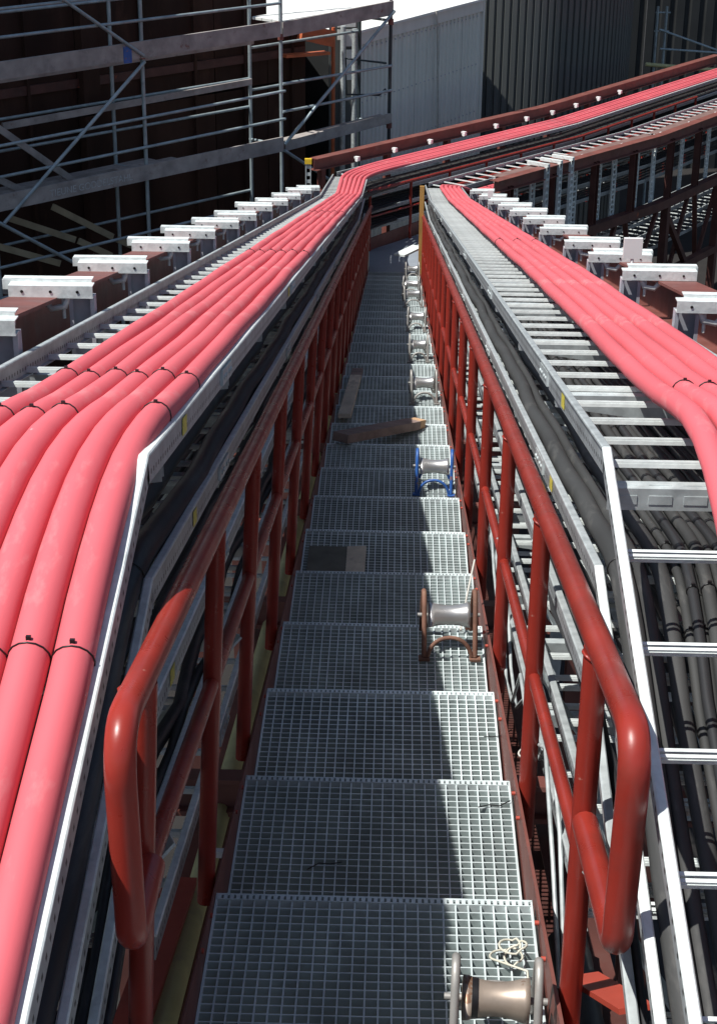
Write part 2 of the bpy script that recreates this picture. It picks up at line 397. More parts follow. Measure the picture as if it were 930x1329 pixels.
# railing of the level bridge beyond the corner
def far_rail(x, d0, d1, label, n_posts):
    root = empty('handrail', far(x, d0, 0), label, 'handrail', 'handrails of the far bridge')
    a, c = far(x, d0, 0.97), far(x, min(d1, D1), 0.97)
    pts = [a, c] + ([far(x, d1, .97)] if d1 > D1 else [])
    obj('top_rail', MB().tube(pts, 0.026, 10), M['red'], root)
    obj('knee_rail', MB().tube([p - Vector((0, 0, .42)) for p in pts], 0.016, 8), M['red'], root)
    pmesh = MB().tube([(0, 0, 0), (0, 0, 0.97)], 0.0235, 10).mesh('post', M['red'])
    for i in range(n_posts):
        q = far(x, d0 + 0.05 + (d1 - d0 - 0.1) * i / (n_posts - 1), 0)
        link('post', pmesh, root, q - WL[root.name])
far_rail(-0.375, -0.25, 12.0, 'red handrail of the far bridge on its left side, beyond the gangway foot', 12)
far_rail(0.36, 0.9, 12.0, 'red handrail of the far bridge on its right side, in front of the dark trays', 11)

# ------------------------------------------------------------------ cable ladders
LV = [1.157, 0.890, 0.620, 0.350, 0.095]
XI = {-1: 0.49, 1: 0.45}; XO = {-1: 1.045, 1: 1.005}
def tier(sx, k):                      # rail height, inner and outer edge; the top left ladder sits a little higher
    return (1.20, 0.455, 1.02) if (sx < 0 and k == 0) else (LV[k], XI[sx], XO[sx])
RUNG = {}
def rung_mesh(width):
    if width not in RUNG:
        b = MB(); hw = width / 2 - 0.0025
        # slotted C-rung: two lips with a groove between
        b.box(-hw, hw, -0.011, -0.003, -0.005, 0.0); b.box(-hw, hw, 0.003, 0.011, -0.005, 0.0)
        b.box(-hw, hw, -0.0125, -0.0095, -0.014, -0.0051); b.box(-hw, hw, 0.0095, 0.0125, -0.014, -0.0051)
        RUNG[width] = b.mesh('rung', M['galv_white'])
    return RUNG[width]
def rail_prof(inward):                # web with a foot turned inwards
    i = inward
    pr = [(0, -0.06), (0.016, -0.06), (0.016, -0.0575), (0.0025, -0.0575), (0.0025, -0.006), (0, -0.006)]
    return [(a * i, b) for a, b in pr]
def local_rail(length, x, inward):
    pr = rail_prof(inward); n = len(pr); vs = []
    for y in (0, length): vs += [(x + a, y, b) for a, b in pr]
    b = MB(); fs = [(k, (k + 1) % n, n + (k + 1) % n, n + k) for k in range(n)] + [tuple(range(n)), tuple(range(2 * n - 1, n - 1, -1))]
    return b.add(vs, fs)
RM = {}
def ladder(sx, a, c, width, step, first_r, label, group, stickers=(), joints=True, rungs=True, lipw=False):
    """a, c: world ends of the centre line of the ladder, tops of its rails"""
    a, c = Vector(a), Vector(c); d = c - a; ln = d.length; d.normalize()
    yaw = math.atan2(-d.x, d.y); pit = math.asin(d.z)
    rot = (Matrix.Rotation(yaw, 3, 'Z') @ Matrix.Rotation(pit, 3, 'X')).to_euler()
    root = empty('cable_ladder', a, label, 'cable ladder', group, rot)
    for s in (-1, 1):
        key = (round(ln, 3), width, s)
        if key not in RM: RM[key] = local_rail(ln, s * width / 2, -s).mesh('side_rail', M['galv_rail'])
        ro = link('side_rail', RM[key], root)
        lk = ('lip', round(ln, 3), s * round(width, 4), sx, lipw)
        if lk not in RM:
            b = MB(); xc_ = s * (width / 2 - 0.005); vs = []
            pr = [(-.0115, -.006), (-.0115, -.001), (-.008, .0015), (.0055, .0015), (.008, -.001), (.008, -.006)]
            for y in (0, ln): vs += [(xc_ + a_, y, z_) for a_, z_ in pr]
            b.add(vs, [(k, (k + 1) % 6, 6 + (k + 1) % 6, 6 + k) for k in range(6)] + [tuple(range(6)), tuple(range(11, 5, -1))])
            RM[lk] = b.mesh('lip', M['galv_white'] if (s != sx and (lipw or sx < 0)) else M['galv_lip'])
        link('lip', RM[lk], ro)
    if rungs:
        y = first_r; rm = rung_mesh(width)
        while y < ln - 0.03:
            link('rung', rm, root, (0, y, -0.040)); y += step
    if joints:
        key = ('splice', sx)
        if key not in RM:
            b = MB(); b.box(-0.0035, 0.0035, -0.12, 0.12, -0.052, -0.010)
            for yy in (-0.09, -0.04, 0.04, 0.09): b.lathe([(-.0075, .007), (.0075, .007)], (0, yy, -.031), (1, 0, 0), 6)
            RM[key] = b.mesh('splice_plate', M['galv'])
        y = 1.45
        while y < ln - 0.2:
            link('splice_plate', RM[key], root, (-sx * (width / 2 + 0.004), y, 0)); y += 3.0
    for ys in stickers:
        if 'st' not in RM: RM['st'] = MB().box(-0.0006, 0.0006, -0.035, 0.035, -0.05, -0.012).mesh('sticker', M['sticker'])
        link('sticker', RM['st'], root, (-sx * (width / 2 + 0.0022), ys, 0))
    return root
side_name = {-1: 'left', 1: 'right'}
lev_name = ['top', 'second', 'third', 'fourth', 'lowest']
load = {-1: ['carrying six thick red cables', 'carrying thick black cables', 'with thin black wires', 'almost hidden in shade', 'near the floor of the gangway'],
        1: ['half covered by five red cables', 'carrying thick black cables', 'with thin black wires and open rungs', 'with sunlit open rungs', 'near the floor of the gangway']}
for sx in (-1, 1):
    for k in range(5):
        n, xi_, xo_ = tier(sx, k); w_ = xo_ - xi_; xc = sx * (xi_ + xo_) / 2
        B = S(xc, SB[sx] + (0.04 if k else 0) - (0.24 if sx < 0 and k == 0 else 0), n)
        st = {(-1, 0): (0.55, 4.2), (1, 0): (0.9,), (-1, 1): (0.75,), (1, 1): (1.1,), (-1, 2): (0.3,)}.get((sx, k), ())
        e = S(xc, 23.0, n)
        ladder(sx, B, e, w_, 0.3, 0.07, 'long cable ladder, %s %s tier, %s' % (lev_name[k], side_name[sx], load[sx][k]),
               'cable ladders beside the gangway', st)
        c = corner(xc, n)
        ladder(sx, e, c, w_, 0.3, 0.1, 'short cable ladder just before the far corner, %s tier on the %s' % (lev_name[k], side_name[sx]), 'cable ladders at the corner', joints=False)
        nb = B - NEAR * 2.6
        if k < 3: ladder(sx, nb, B, w_, 0.275, 2.6 - 0.03 - 0.275 * 9, 'galvanised cable ladder dropping towards the viewer, %s tier on the %s' % (lev_name[k], side_name[sx]),
               'ladders dropping towards the viewer', joints=False, lipw=k < 2)
        if k < 4:
            e1 = elbow(xc, n)
            ladder(sx, c, e1, w_, 0.3, 0.1, 'cable ladder of the level far bridge, %s tier of its %s rack' % (lev_name[k], side_name[sx]), 'cable ladders of the far bridge', joints=False, rungs=(k == 0 or sx == 1))
            ladder(sx, e1, far(xc, D1 + 9.0, n), w_, 0.3, 0.1, 'cable ladder at the far end of the level bridge, %s tier of its %s rack' % (lev_name[k], side_name[sx]),
                   'cable ladders at the bridge end', joints=False, rungs=(k == 0))

# slotted strut across the right ladder at its bend
b = MB()
for (ya, yb, za_, zb_) in ((-.03, -.027, -.05, 0), (-.027, .012, -.003, 0)): b.box(.462, .995, ya, yb, za_, zb_)
for k in range(7): b.box(.475 + .075 * k, .525 + .075 * k, -.0315, -.0302, -.036, -.016); b.box(.475 + .075 * k, .525 + .075 * k, -.012, -.006, .0002, .0012)
o_ = S(0, SB[1] + .045, LV[0] - .085)
b.v = [p + o_ for p in b.v]
tag(obj('slotted_strut', b, M['galv'], None, o_ + Vector((.46, 0, 0))), 'slotted steel strut under the top right ladder where it bends down', 'strut')
# hinge plates where the ladders bend
hp = MB(); hp.box(-0.004, 0.004, -0.09, 0.0, -0.056, -0.004)
for yy in (-0.07, -0.02): hp.lathe([(-.009, .009), (.009, .009)], (0, yy, -.03), (1, 0, 0), 8)
# ------------------------------------------------------------------ cables
def cable_path(sx, x, n, xn=None, lift_=0.0, sb=None, nfar=None, wob=0.004, xfar=None, near_len=3.0, bendr=0.42, s_end=23.0, to_far=True, seed=0):
    rnd = random.Random(seed)
    xn = x if xn is None else xn
    xfar = x if xfar is None else xfar
    sb = SB[sx] + .028 if sb is None else sb; nfar = n if nfar is None else nfar; pts = []
    Bn = S(xn, sb, n)
    k = 12
    for i in range(k):
        t = near_len + (bendr - near_len) * i / k
        pts.append(Bn - NEAR * t + Vector((rnd.uniform(-wob, wob) * .6, 0, 0)))
    A = Bn - NEAR * bendr
    C = S(x, sb + bendr * 1.2, n)
    mid = S((x + xn) / 2, sb, n)
    pts += bez(A, mid, C, 8)
    s = sb + bendr * 1.2 + 0.35; ph = rnd.uniform(0, 6)
    while s < s_end:
        q = S(x + wob * math.sin(s * 2.1 + ph) + wob * 0.7 * math.sin(s * 5.3 + ph * 2), s, n + 0.35 * wob * math.sin(s * 4 + ph))
        pts.append(q); s += 0.3
    for q in pts:                      # stiff cables arch a little over the bend
        q.z += lift_ / 2 * math.exp(-((q.y * CA - q.z * SA - sb) / (bendr * .8)) ** 2)
    if to_far:
        c = corner((x + xfar) / 2, n); e = S(x, s_end, n)
        pts += [e + (c - e) * t for t in (0.1, 0.35, 0.6)]
        pts += bez(e + (c - e) * 0.72, c + Vector((0, 0, .03)), far(xfar, 1.1, nfar), 7)
        d = 1.7
        while d < D1 + 8.8:
            q = far(xfar, d, nfar) if abs(d - D1) > 0.4 else elbow(xfar, nfar)
            pts.append(q); d += 0.7
    return pts
def ring_tie(parent, p, d, r, mt='tie'):
    d = d.normalized(); u = d.cross(Vector((1, 0, 0))).normalized(); v = d.cross(u)
    b = MB().tube([p + (u * math.cos(a) + v * math.sin(a)) * (r + 0.0010) for a in [i * math.pi / 8 for i in range(16)]], 0.0018, 5, closed=True)
    hd = p + (v * 0 - u * 0) + Vector((0.012, 0, 1)).normalized() * (r + 0.004)
    b.box(hd.x - .004, hd.x + .004, hd.y - .003, hd.y + .003, hd.z - .004, hd.z + .003)
    return obj('cable_tie', b, M[mt], parent)
def near_point(pts, s_or_t): return pts[s_or_t], pts[s_or_t + 1] - pts[s_or_t]
ordw = ['innermost', 'second', 'third', 'fourth', 'fifth', 'outermost']
RR = 0.0295
for i in range(6):
    x = -0.492 - 0.0582 * i; xn = -0.500 - 0.0685 * i
    pts = cable_path(-1, x, 1.207 + 0.004 * (i % 2), xn, 0.05, wob=0.0024, xfar=-0.50 - 0.085 * i, seed=20 + i, sb=3.11, bendr=0.45)
    rl = [0.0335 if k < 12 else max(0.0293, 0.0335 - 0.0004 * (k - 12)) for k in range(len(pts))]
    o = tag(obj('power_cable', MB().tube(pts, rl, 16), M['cable_red'], None, S(x, 10, 1.16)),
            'thick red power cable on the left rack, %s of the six counted from the gangway' % ordw[i], 'cable', 'red cables on the left rack')
    sl = [p.y * CA - p.z * SA for p in pts]
    for tgt in (3.11 - .53, (4.02 + .02 * (i % 2)), (3.50 - .02 * i) if i in (0, 3, 4, 5) else 99, 9.2, 15.5):
        if tgt > 50: continue
        idx = min(range(len(pts) - 1), key=lambda q: abs(sl[q] - tgt) + (1 if q > 60 else 0))
        f_ = 0 if sl[idx + 1] == sl[idx] else max(-.6, min(.6, (tgt - sl[idx]) / (sl[idx + 1] - sl[idx])))
        d = pts[idx + 1] - pts[idx]; ring_tie(o, pts[idx] + d * f_, d, rl[idx])
ordr = ['innermost', 'second', 'third', 'fourth', 'outermost']
for i in range(5):
    x = 0.712 + 0.062 * i; xn = 0.66 + 0.07 * i
    pts = cable_path(1, x, 1.165 + 0.004 * (i % 2), xn, 0.16, wob=0.0026, xfar=0.62 + 0.07 * i, nfar=0.885, bendr=0.62, seed=40 + i, sb=SB[1])
    # ease sideways towards the viewer end, as the cables swing inwards before the bend
    q = []
    for p in pts:
        sl = p.y
        if 4.4 < sl < 9: p = p + Vector((-0.038 * (1 - (sl - 4.4) / 4.6) ** 1.5, 0, 0))
        elif 2.9 < sl <= 4.4: p = p + Vector((-0.038 * (sl - 2.9) / 1.5, 0, 0))
        q.append(p)
    pts = q
    o = tag(obj('power_cable', MB().tube(pts, RR * 0.97, 14), M['cable_red'], None, S(x, 10, 1.16)),
            'thick red power cable on the right rack, %s of the five counted from the gangway' % ordr[i], 'cable', 'red cables on the right rack')
    for idx, ok in ((20, i > 0), (45, i % 2 == 0)):
        if ok:
            p, d = near_point(pts, idx); ring_tie(o, p, d, RR)
# black cables on the tier below
def black(sx, x, n, r, label, group, seed, mt='cable_black', xn=None, wob=0.006, lift_=0.10, ties=(), seg=9, bendr=0.42, to_far=True, near_len=3.0):
    pts = cable_path(sx, x, n, xn, lift_, near_len=near_len, wob=wob, seed=seed, bendr=bendr, to_far=to_far)
    o = tag(obj('black_cable', MB().tube(pts, r, seg), M[mt], None, S(x, 10, n)), label, 'cable', group)
    for idx in ties:
        p, d = near_point(pts, idx); ring_tie(o, p, d, r)
    return o
for sx in (-1, 1):
    sd = side_name[sx]
    n2 = LV[1] - 0.04
    black(sx, sx * (XI[sx] + 0.050), n2 + (0.034 if sx < 0 else 0.027), 0.033 if sx < 0 else 0.026, 'thick black cable along the inner rail of the second tier on the %s' % sd, 'thick black cables', 60 + sx, 'cable_black' if sx < 0 else 'cable_dusty', seg=12, ties=(16,))
    black(sx, sx * (XI[sx] + 0.150), n2 + (0.031 if sx < 0 else 0.019), 0.030 if sx < 0 else 0.018, 'thick black cable beside the bare rungs of the second tier on the %s' % sd, 'thick black cables', 62 + sx, 'cable_dusty', seg=12, wob=0.006, xn=sx * (XI[sx] + (.15 if sx < 0 else .128)))
    if sx > 0: black(1, XI[1] + .097, n2 + .0175, .0165, 'dusty black cable between the two thick cables of the second tier on the right', 'thick black cables', 66, 'cable_dusty', seg=12, wob=.004, xn=XI[1] + .089)
    cnt = ['first', 'second', 'third', 'fourth', 'fifth', 'sixth', 'seventh', 'eighth', 'ninth', 'tenth', 'eleventh', 'twelfth', 'thirteenth', 'fourteenth', 'fifteenth']
    x = XI[sx] + 0.183; xq = XI[sx] + (0.183 if sx < 0 else 0.152)
    for i in range(15):
        r = [0.011, 0.014, 0.0165, 0.0115, 0.013][i % 5]
        x += r + 0.0004; xq += r
        black(sx, sx * x, n2 + r, r, 'thin dusty black cable on the second %s tier, %s of the bundle from the gangway' % (sd, cnt[i]), 'thin black cables on the second tier, %s rack' % sd, 80 + i + 20 * sx,
              'cable_dusty', wob=0.0025, xn=sx * xq, ties=(4, 14, 18), seg=8)
        x += r; xq += r + (0.0003 if i % 5 else .0015)
    x = XI[sx] + (0.165 if sx < 0 else .20); dn = 0 if sx < 0 else -.035
    for i in range(11):
        r = [0.023, 0.010, 0.013, 0.011, .014][i % 5] if sx < 0 else [0.012, 0.015, 0.010, 0.0135][i % 4]  # first left cable added wide to block sun slivers on the treads
        x += r
        black(sx, sx * x, n2 + 0.024 + r, r, 'upper black cable lying on the bundle of the second %s tier, %s from the gangway' % (sd, cnt[i]), 'upper black cables over the bundle, %s rack' % sd, 130 + i + 20 * sx,
              'cable_dusty' if i % 3 else 'cable_black', wob=0.003 if i == 0 else .007, xn=sx * (x + dn + (0 if i == 0 else random.uniform(-.004, .004))), ties=(4, 9, 15), seg=8)
        x += r + (.0004 if i % 5 or sx < 0 else .006)
    n3 = LV[2] - 0.04
    for i in range(15 if sx < 0 else 13):
        x = sx * (XI[sx] + 0.03 + (0.034 if sx < 0 else 0.03) * i + (0.08 if i > 2 and sx > 0 else 0)); r = [0.009, 0.007, 0.012][i % 3] * (1.35 if sx < 0 else 1)
        black(sx, x, n3 + r + .003, r, 'thin black wire on the third %s tier, %s from the gangway' % (sd, cnt[i]), 'thin wires on the third tier, %s rack' % sd, 160 + i + 20 * sx, 'cable_black', wob=0.01, seg=7, lift_=-0.04 - 0.01 * i)
    n4 = LV[3] - 0.04
    for i in range(12 if sx < 0 else 9):
        x = sx * (XI[sx] + (0.03 + 0.044 * i if sx < 0 else 0.10 + 0.05 * i)); r = [0.009, 0.014][i % 2] * (1.5 if sx < 0 else 1)
        black(sx, x, n4 + r, r, 'thin black wire on the fourth %s tier, %s from the gangway' % (sd, cnt[i]), 'thin wires on the fourth tier, %s rack' % sd, 190 + i + 20 * sx, 'cable_black', wob=0.014, seg=7, near_len=.75)

# ------------------------------------------------------------------ rack steelwork along the gangway
def ibeam(name, pts_fn, label, group, mt, x, n_top, hgt, wid, s0, s1, cat='beam'):
    b = MB()
    for x0, x1, a, c in ((x - wid / 2, x + wid / 2, n_top - 0.012, n_top), (x - 0.004, x + 0.004, n_top - hgt + 0.012, n_top - 0.012), (x - wid / 2, x + wid / 2, n_top - hgt, n_top - hgt + 0.012)):
        b.hexa([pts_fn(x0, s0, a), pts_fn(x1, s0, a), pts_fn(x1, s1, a), pts_fn(x0, s1, a), pts_fn(x0, s0, c), pts_fn(x1, s0, c), pts_fn(x1, s1, c), pts_fn(x0, s1, c)])
    return tag(obj(name, b, M[mt], None, pts_fn(x, (s0 + s1) / 2, n_top)), label, cat, group)
for sx in (-1, 1):
    ibeam('rack_beam', S, 'brownish red I-beam carrying the galvanised brackets beside the %s red cables' % side_name[sx], 'upper rack beams', 'red_beam', sx * (1.265 if sx > 0 else 1.255), 1.214 if sx > 0 else 1.249, 0.19, 0.17, 1.5, 26.2)
    ibeam('rack_beam', S, 'lower brownish red I-beam of the rack on the %s of the gangway' % side_name[sx], 'lower rack beams', 'red_beam', sx * 1.265, -0.20, 0.19, 0.17, 1.5, 26.2)
# columns
colm = None
for sx in (-1, 1):
    for k in range(8):
        s = 4.2 + 3.1 * k
        t = S(sx * 1.265, s, 1.02); ln = t.z + 9.0
        b = MB(); b.box(-0.07, 0.07, -0.07, -0.06, -ln, 0); b.box(-0.07, 0.07, 0.06, 0.07, -ln, 0); b.box(-0.004, 0.004, -0.06, 0.06, -ln, 0)
        b.v = [p + t for p in b.v]
        tag(obj('rack_column', b, M['brown'], None, t + Vector((0, 0, -ln))), 'brown steel column under the %s rack beam, number %s from the viewer' % (side_name[sx], ['one', 'two', 'three', 'four', 'five', 'six', 'seven', 'eight'][k]),
            'column', 'columns of the cable racks')

# brackets: an arm over the beam and a hanger with cantilever arms for the ladders
def bracket(sx):
    root = empty('bracket', (0, 0, 0))
    i = -sx                            # inward
    xa = sx * ((XO[sx] if sx > 0 else 1.035) + 0.012); xb = sx * (1.35 if sx > 0 else 1.34)
    x0, x1 = min(xa, xb), max(xa, xb)
    b = MB()
    b.box(x0, x1, -0.052, -0.006, 0.004, 0.008); b.box(x0, x1, -0.055, -0.052, -0.036, 0.008); b.box(x0, x1, -0.052, -0.012, -0.036, -0.033)
    obj('arm', b, M['galv_white'], root)
    ts = sx * 0.03
    b = MB(); q0, q1 = x0 + ts, x1 + ts - sx * 0.02
    b.box(q0, q1, 0.006, 0.044, 0.012, 0.016); b.box(q0, q1, -0.006, -0.003, -0.02, 0.016)
    obj('back_arm', b, M['galv_white'], root)
    for fx in (0.16, 0.5, 0.82): obj('hole', MB().lathe([(-0.0012, 0.0055), (0.0012, 0.0055)], (x0 + (x1 - x0) * fx, -0.0562, -0.013), (0, 1, 0), 8), M['tie'], root)
    h0 = xa - sx * 0.0; hw = 0.088
    hx0, hx1 = (h0, h0 + hw) if sx > 0 else (h0 - hw, h0)
    b = MB(); Lh = 1.32
    b.box(hx0 + .004, hx1 - .004, 0.010, 0.014, -Lh, -0.037); b.box(hx0, hx0 + 0.004, -0.034, 0.014, -Lh, -0.037); b.box(hx1 - 0.004, hx1, -0.034, 0.014, -Lh, -0.037)
    b.box(hx0 + .004, hx0 + 0.014, -0.034, -0.031, -Lh, -0.037); b.box(hx1 - 0.014, hx1 - .004, -0.034, -0.031, -Lh, -0.037)
    obj('hanger', b, M['galv_dull'], root)
    b = MB().lathe([(-0.014, 0.013), (-0.002, 0.015)], ((hx0 + hx1) / 2, 0.008, -0.15), (0, 1, 0), 8)
    obj('bolt', b, M['galv'], root)
    b = MB(); cx = hx1 + 0.035 if sx > 0 else hx0 - 0.035
    b.tube([(cx - sx * .03, -.03, -.04), (cx - sx * .02, -.035, -.07), (cx + sx * .025, -.035, -.08), (cx + sx * .05, -.03, -.055)], 0.012, 8)
    b.lathe([(-0.06, 0.007), (0.02, 0.007)], (cx - sx * .015, -.03, -.055), (0, 0, 1), 8)
    obj('beam_clamp', b, M['galv_white'], root)
    for k, n in enumerate(LV):
        n, xi_, xo_ = tier(sx, k)
        zt = (n - (1.262 if sx > 0 else 1.297)) * 0.98 - 0.064
        xi = sx * (xi_ + 0.01); xo = sx * ((XO[sx] if sx > 0 else 1.035) + 0.01)
        b = MB()
        for yy in (-0.022, 0.006):
            vs = [(xi, yy, zt), (xo, yy, zt), (xo, yy, zt - 0.11), (xi, yy, zt - 0.035)]
            b.hexa([vs[3], vs[2], (xo, yy + .003, zt - .11), (xi, yy + .003, zt - .035), vs[0], vs[1], (xo, yy + .003, zt), (xi, yy + .003, zt)])
        xs = sorted((xi, xo)); b.box(xs[0], xs[1], -0.019, 0.006, zt - 0.003, zt - 0.0005)
        obj('cantilever_arm', b, M['galv'], root)
    return root
LS = [3.35, 4.72, 5.95, 7.25, 8.75, 10.0, 11.5, 12.95, 14.6, 16.7, 18.9, 21.3, 23.6]
RS = [4.75, 6.2, 7.72, 9.1, 10.4, 12.2, 13.85, 15.5, 17.3, 19.2, 21.3, 24.0]
num = ['first', 'second', 'third', 'fourth', 'fifth', 'sixth', 'seventh', 'eighth', 'ninth', 'tenth', 'eleventh', 'twelfth', 'thirteenth']
for sx, SSL in ((-1, LS), (1, RS)):
    br = bracket(sx)
    for i, s in enumerate(SSL):
        o = br if i == 0 else copy_tree(br)
        o.location = S(0, s, 1.262 if sx > 0 else 1.297)
        o.rotation_euler = (0, rad(random.uniform(-.5, .5)), rad(random.uniform(-.6, .6)))
        tag(o, 'bright galvanised bracket over the %s rack beam, %s from the viewer' % (side_name[sx], num[i]), 'bracket', 'brackets on the %s rack beam' % side_name[sx])
b = MB().box(-.045, .045, -.012, .012, 0, .10); b.v = [p + S(1.15, 8.35, 1.275) for p in b.v]
b.tube([S(1.15, 8.35, 1.21), S(1.15, 8.35, 1.28)], .008, 8)
tag(obj('cover_box', b, M['white'], None, S(1.15, 8.35, 1.25)), 'small white upright box standing on the beam between two right brackets', 'box')
b = MB().box(-.03, .03, -.012, .012, 0, .085); b.v = [p + S(1.08, 19.9, 1.275) for p in b.v]
tag(obj('cover_box', b, M['white'], None, S(1.08, 19.9, 1.27)), 'tiny white box on a bracket far down the right row', 'box')

# ------------------------------------------------------------------ racks of the level bridge
for sx in (-1, 1):
    x = sx * 1.25; ntop = 1.42 if sx < 0 else 1.20
    b = MB()
    for (wd, hh, zz) in ((0.17, 0.012, 0), (0.008, 0.17, -0.091), (0.17, 0.012, -0.182)):
        b.sweep([(-wd / 2, zz - hh / 2), (wd / 2, zz - hh / 2), (wd / 2, zz + hh / 2), (-wd / 2, zz + hh / 2)],
                [far(x, -0.55 if sx < 0 else 0.9, ntop), MT2 * x + CORN + U1 * D1 + Vector((0, 0, ZC + ntop - 1.157 - .015 * D1)), far(x, D1 + 9, ntop)])
    tag(obj('rack_beam', b, M['red_beam'], None, far(x, 3, ntop)), 'level brownish red I-beam along the %s rack of the far bridge' % side_name[sx], 'beam', 'rack beams of the far bridge')
# lower chord of the right rack, its posts, hangers and legs
x = 1.25
b = MB()
b.sweep([(-.08, -.16), (.08, -.16), (.08, 0), (-.08, 0)], [far(x, 0.9, -.05), far(x, D1, -.05), far(x, D1 + 9, -.05)])
tag(obj('rack_beam', b, M['brown'], None, far(x, 3, 0)), 'dark brown bottom beam below the outer face of the far bridge', 'beam', 'rack beams of the far bridge')
def at_yaw(d): return -(H1 if d <= D1 else H2)
pc = MB(); pc.box(-.055, .055, -.055, -.045, 0, 1.10); pc.box(-.055, .055, .045, .055, 0, 1.10); pc.box(-.004, .004, -.045, .045, 0, 1.10)
pcm = pc.mesh('rack_post', M['brown'])
hm = MB()
for dy in (-0.055, 0.055):
    hm.box(-.016, .016, dy - .014, dy + .014, -1.32, -0.02)
for k in range(14): hm.box(-.008, .008, -.0405, .0405, -1.28 + .09 * k, -1.25 + .09 * k)
hm.box(-.05, .13, -.07, .07, -1.34, -1.321)
hmm = hm.mesh('hanger', M['galv_white'])
cl = MB().lathe([(-.035, .03), (.035, .03)], (0, 0, 0), (0, 1, 0), 8); cl.box(-.05, .03, -.03, .03, .02, .05); clm = cl.mesh('beam_clamp', M['white'])
nn = 0
for k in range(9):
    d = 1.35 + 1.35 * k
    q = far(x, d, -0.05); yw = at_yaw(d)
    o = link('rack_post', pcm, None, q + Vector((0, 0, 0.001)), (0, 0, yw))
    tag(o, 'brown steel post on the outer face of the far bridge, %s from the corner' % num[k], 'post', 'posts of the far bridge')
    if k > 0:
        for dd in (0.42, 0.95):
            h = far(1.09, d - 1.35 + dd, 1.20); o = link('hanger', hmm, None, h + Vector((0, 0, -.0)), (0, 0, yw)); nn += 1
            tag(o, 'galvanised ladder-like hanger on the far bridge, %s in the bay before the %s brown post' % ('first' if dd < .6 else 'second', num[k]), 'hanger', 'hangers on the far bridge')
    h = far(1.16, d - 0.25, 1.14); o = link('beam_clamp', clm, None, h, (0, 0, yw))
    tag(o, 'small white beam clamp on the right beam of the far bridge, %s from the corner' % num[k], 'clamp', 'white clamps of the far bridge')
    ln = q.z - .16 + 9
    if k % 2 == 0:
        b = MB(); b.box(-.07, .07, -.07, .07, -9 - q.z + 0, -.165); b.v = [Matrix.Rotation(yw, 3, 'Z') @ p + q for p in b.v]
        lg = obj('bridge_leg', b, M['brown'], None, (q.x, q.y, -9)); tag(lg, 'brown leg under the far bridge, below its %s post' % num[k], 'leg', 'legs of the far bridge')
        if k < 8:
            b = MB(); b.bar(q + Vector((0, 0, -.3)), far(x, d + 2.7, -0.05) + Vector((0, 0, -3.0)), 0.10, 0.10)
            tag(obj('leg_brace', b, M['brown'], None, q), 'rusty diagonal brace under the far bridge, next to the leg at the %s post' % num[k], 'brace', 'braces of the far bridge')
b = MB()
b.sweep([(-.11, -.008), (.11, -.008), (.11, 0), (-.11, 0)], [far(1.05, 1.3, 1.185), far(1.05, D1 - .02, 1.185)])
b.sweep([(-.11, -.008), (.11, -.008), (.11, 0), (-.11, 0)], [far(1.05, D1 + .02, 1.185), far(1.05, D1 + 3.5, 1.185)])
tag(obj('cover_sheet', b, M['cover'], None, far(.9, 3, 1.18)), 'brownish cover sheet lying along the top right ladder of the far bridge', 'cover')
# galvanised frame at the corner of the right rack
for k, d in enumerate((2.35, 2.75, 3.12)):
    b = MB(); t = far(1.30, d, 1.27); yw = at_yaw(d); RZ = Matrix.Rotation(yw, 3, 'Z')
    b.box(-.35, .06, -.03, .03, -.05, 0); b.box(0.0, .05, -.045, -.035, -1.4, -.051); b.box(0.0, .05, .035, .045, -1.4, -.051)
    for j in range(12): b.box(.01, .04, -.035, .035, -1.38 + j * .11, -1.34 + j * .11)
    b.v = [RZ @ p + t for p in b.v]
    tag(obj('bracket', b, M['galv_white'], None, t), 'tall galvanised bracket outside the far bridge, %s of a close group of three' % num[k], 'bracket', 'tall brackets of the far bridge')
for k, n in enumerate((-.45, -.75, -1.05)):
    a_, c_ = far(.72, 1.6, n), far(.72, D1, n)
    ladder(1, a_, c_, .55, .3, .1, 'dim cable ladder hung below the bottom beam of the far bridge, %s one down' % num[k], 'ladders below the far bridge', joints=False)
    ladder(1, c_, far(.72, D1 + 8, n), .55, .3, .1, 'dim cable ladder below the far end of the bridge, %s one down' % num[k], 'ladders below the far bridge', joints=False)
for k in range(5):
    d = 2.4 + 1.5 * k
    b = MB(); b.bar(far(1.15, d, -.2), far(.95, d + 1.1, -2.9), .09, .05); b.bar(far(1.15, d + 1.2, -.2), far(1.1, d - .1, -2.9), .07, .07)
    tag(obj('cross_brace', b, M['brown'], None, far(1.15, d, -.2)), 'rust streaked crossed braces under the far bridge, %s pair from the corner' % num[k], 'brace', 'crossed braces of the far bridge')
b = MB(); b.sweep([(-.07, -.14), (.07, -.14), (.07, 0), (-.07, 0)], [far(1.25, 1.2, -1.5), far(1.25, D1, -1.5), far(1.25, D1 + 8, -1.5)])
tag(obj('rack_beam', b, M['brown'], None, far(1.25, 3, -1.5)), 'lowest dark brown beam between the legs of the far bridge', 'beam', 'rack beams of the far bridge')
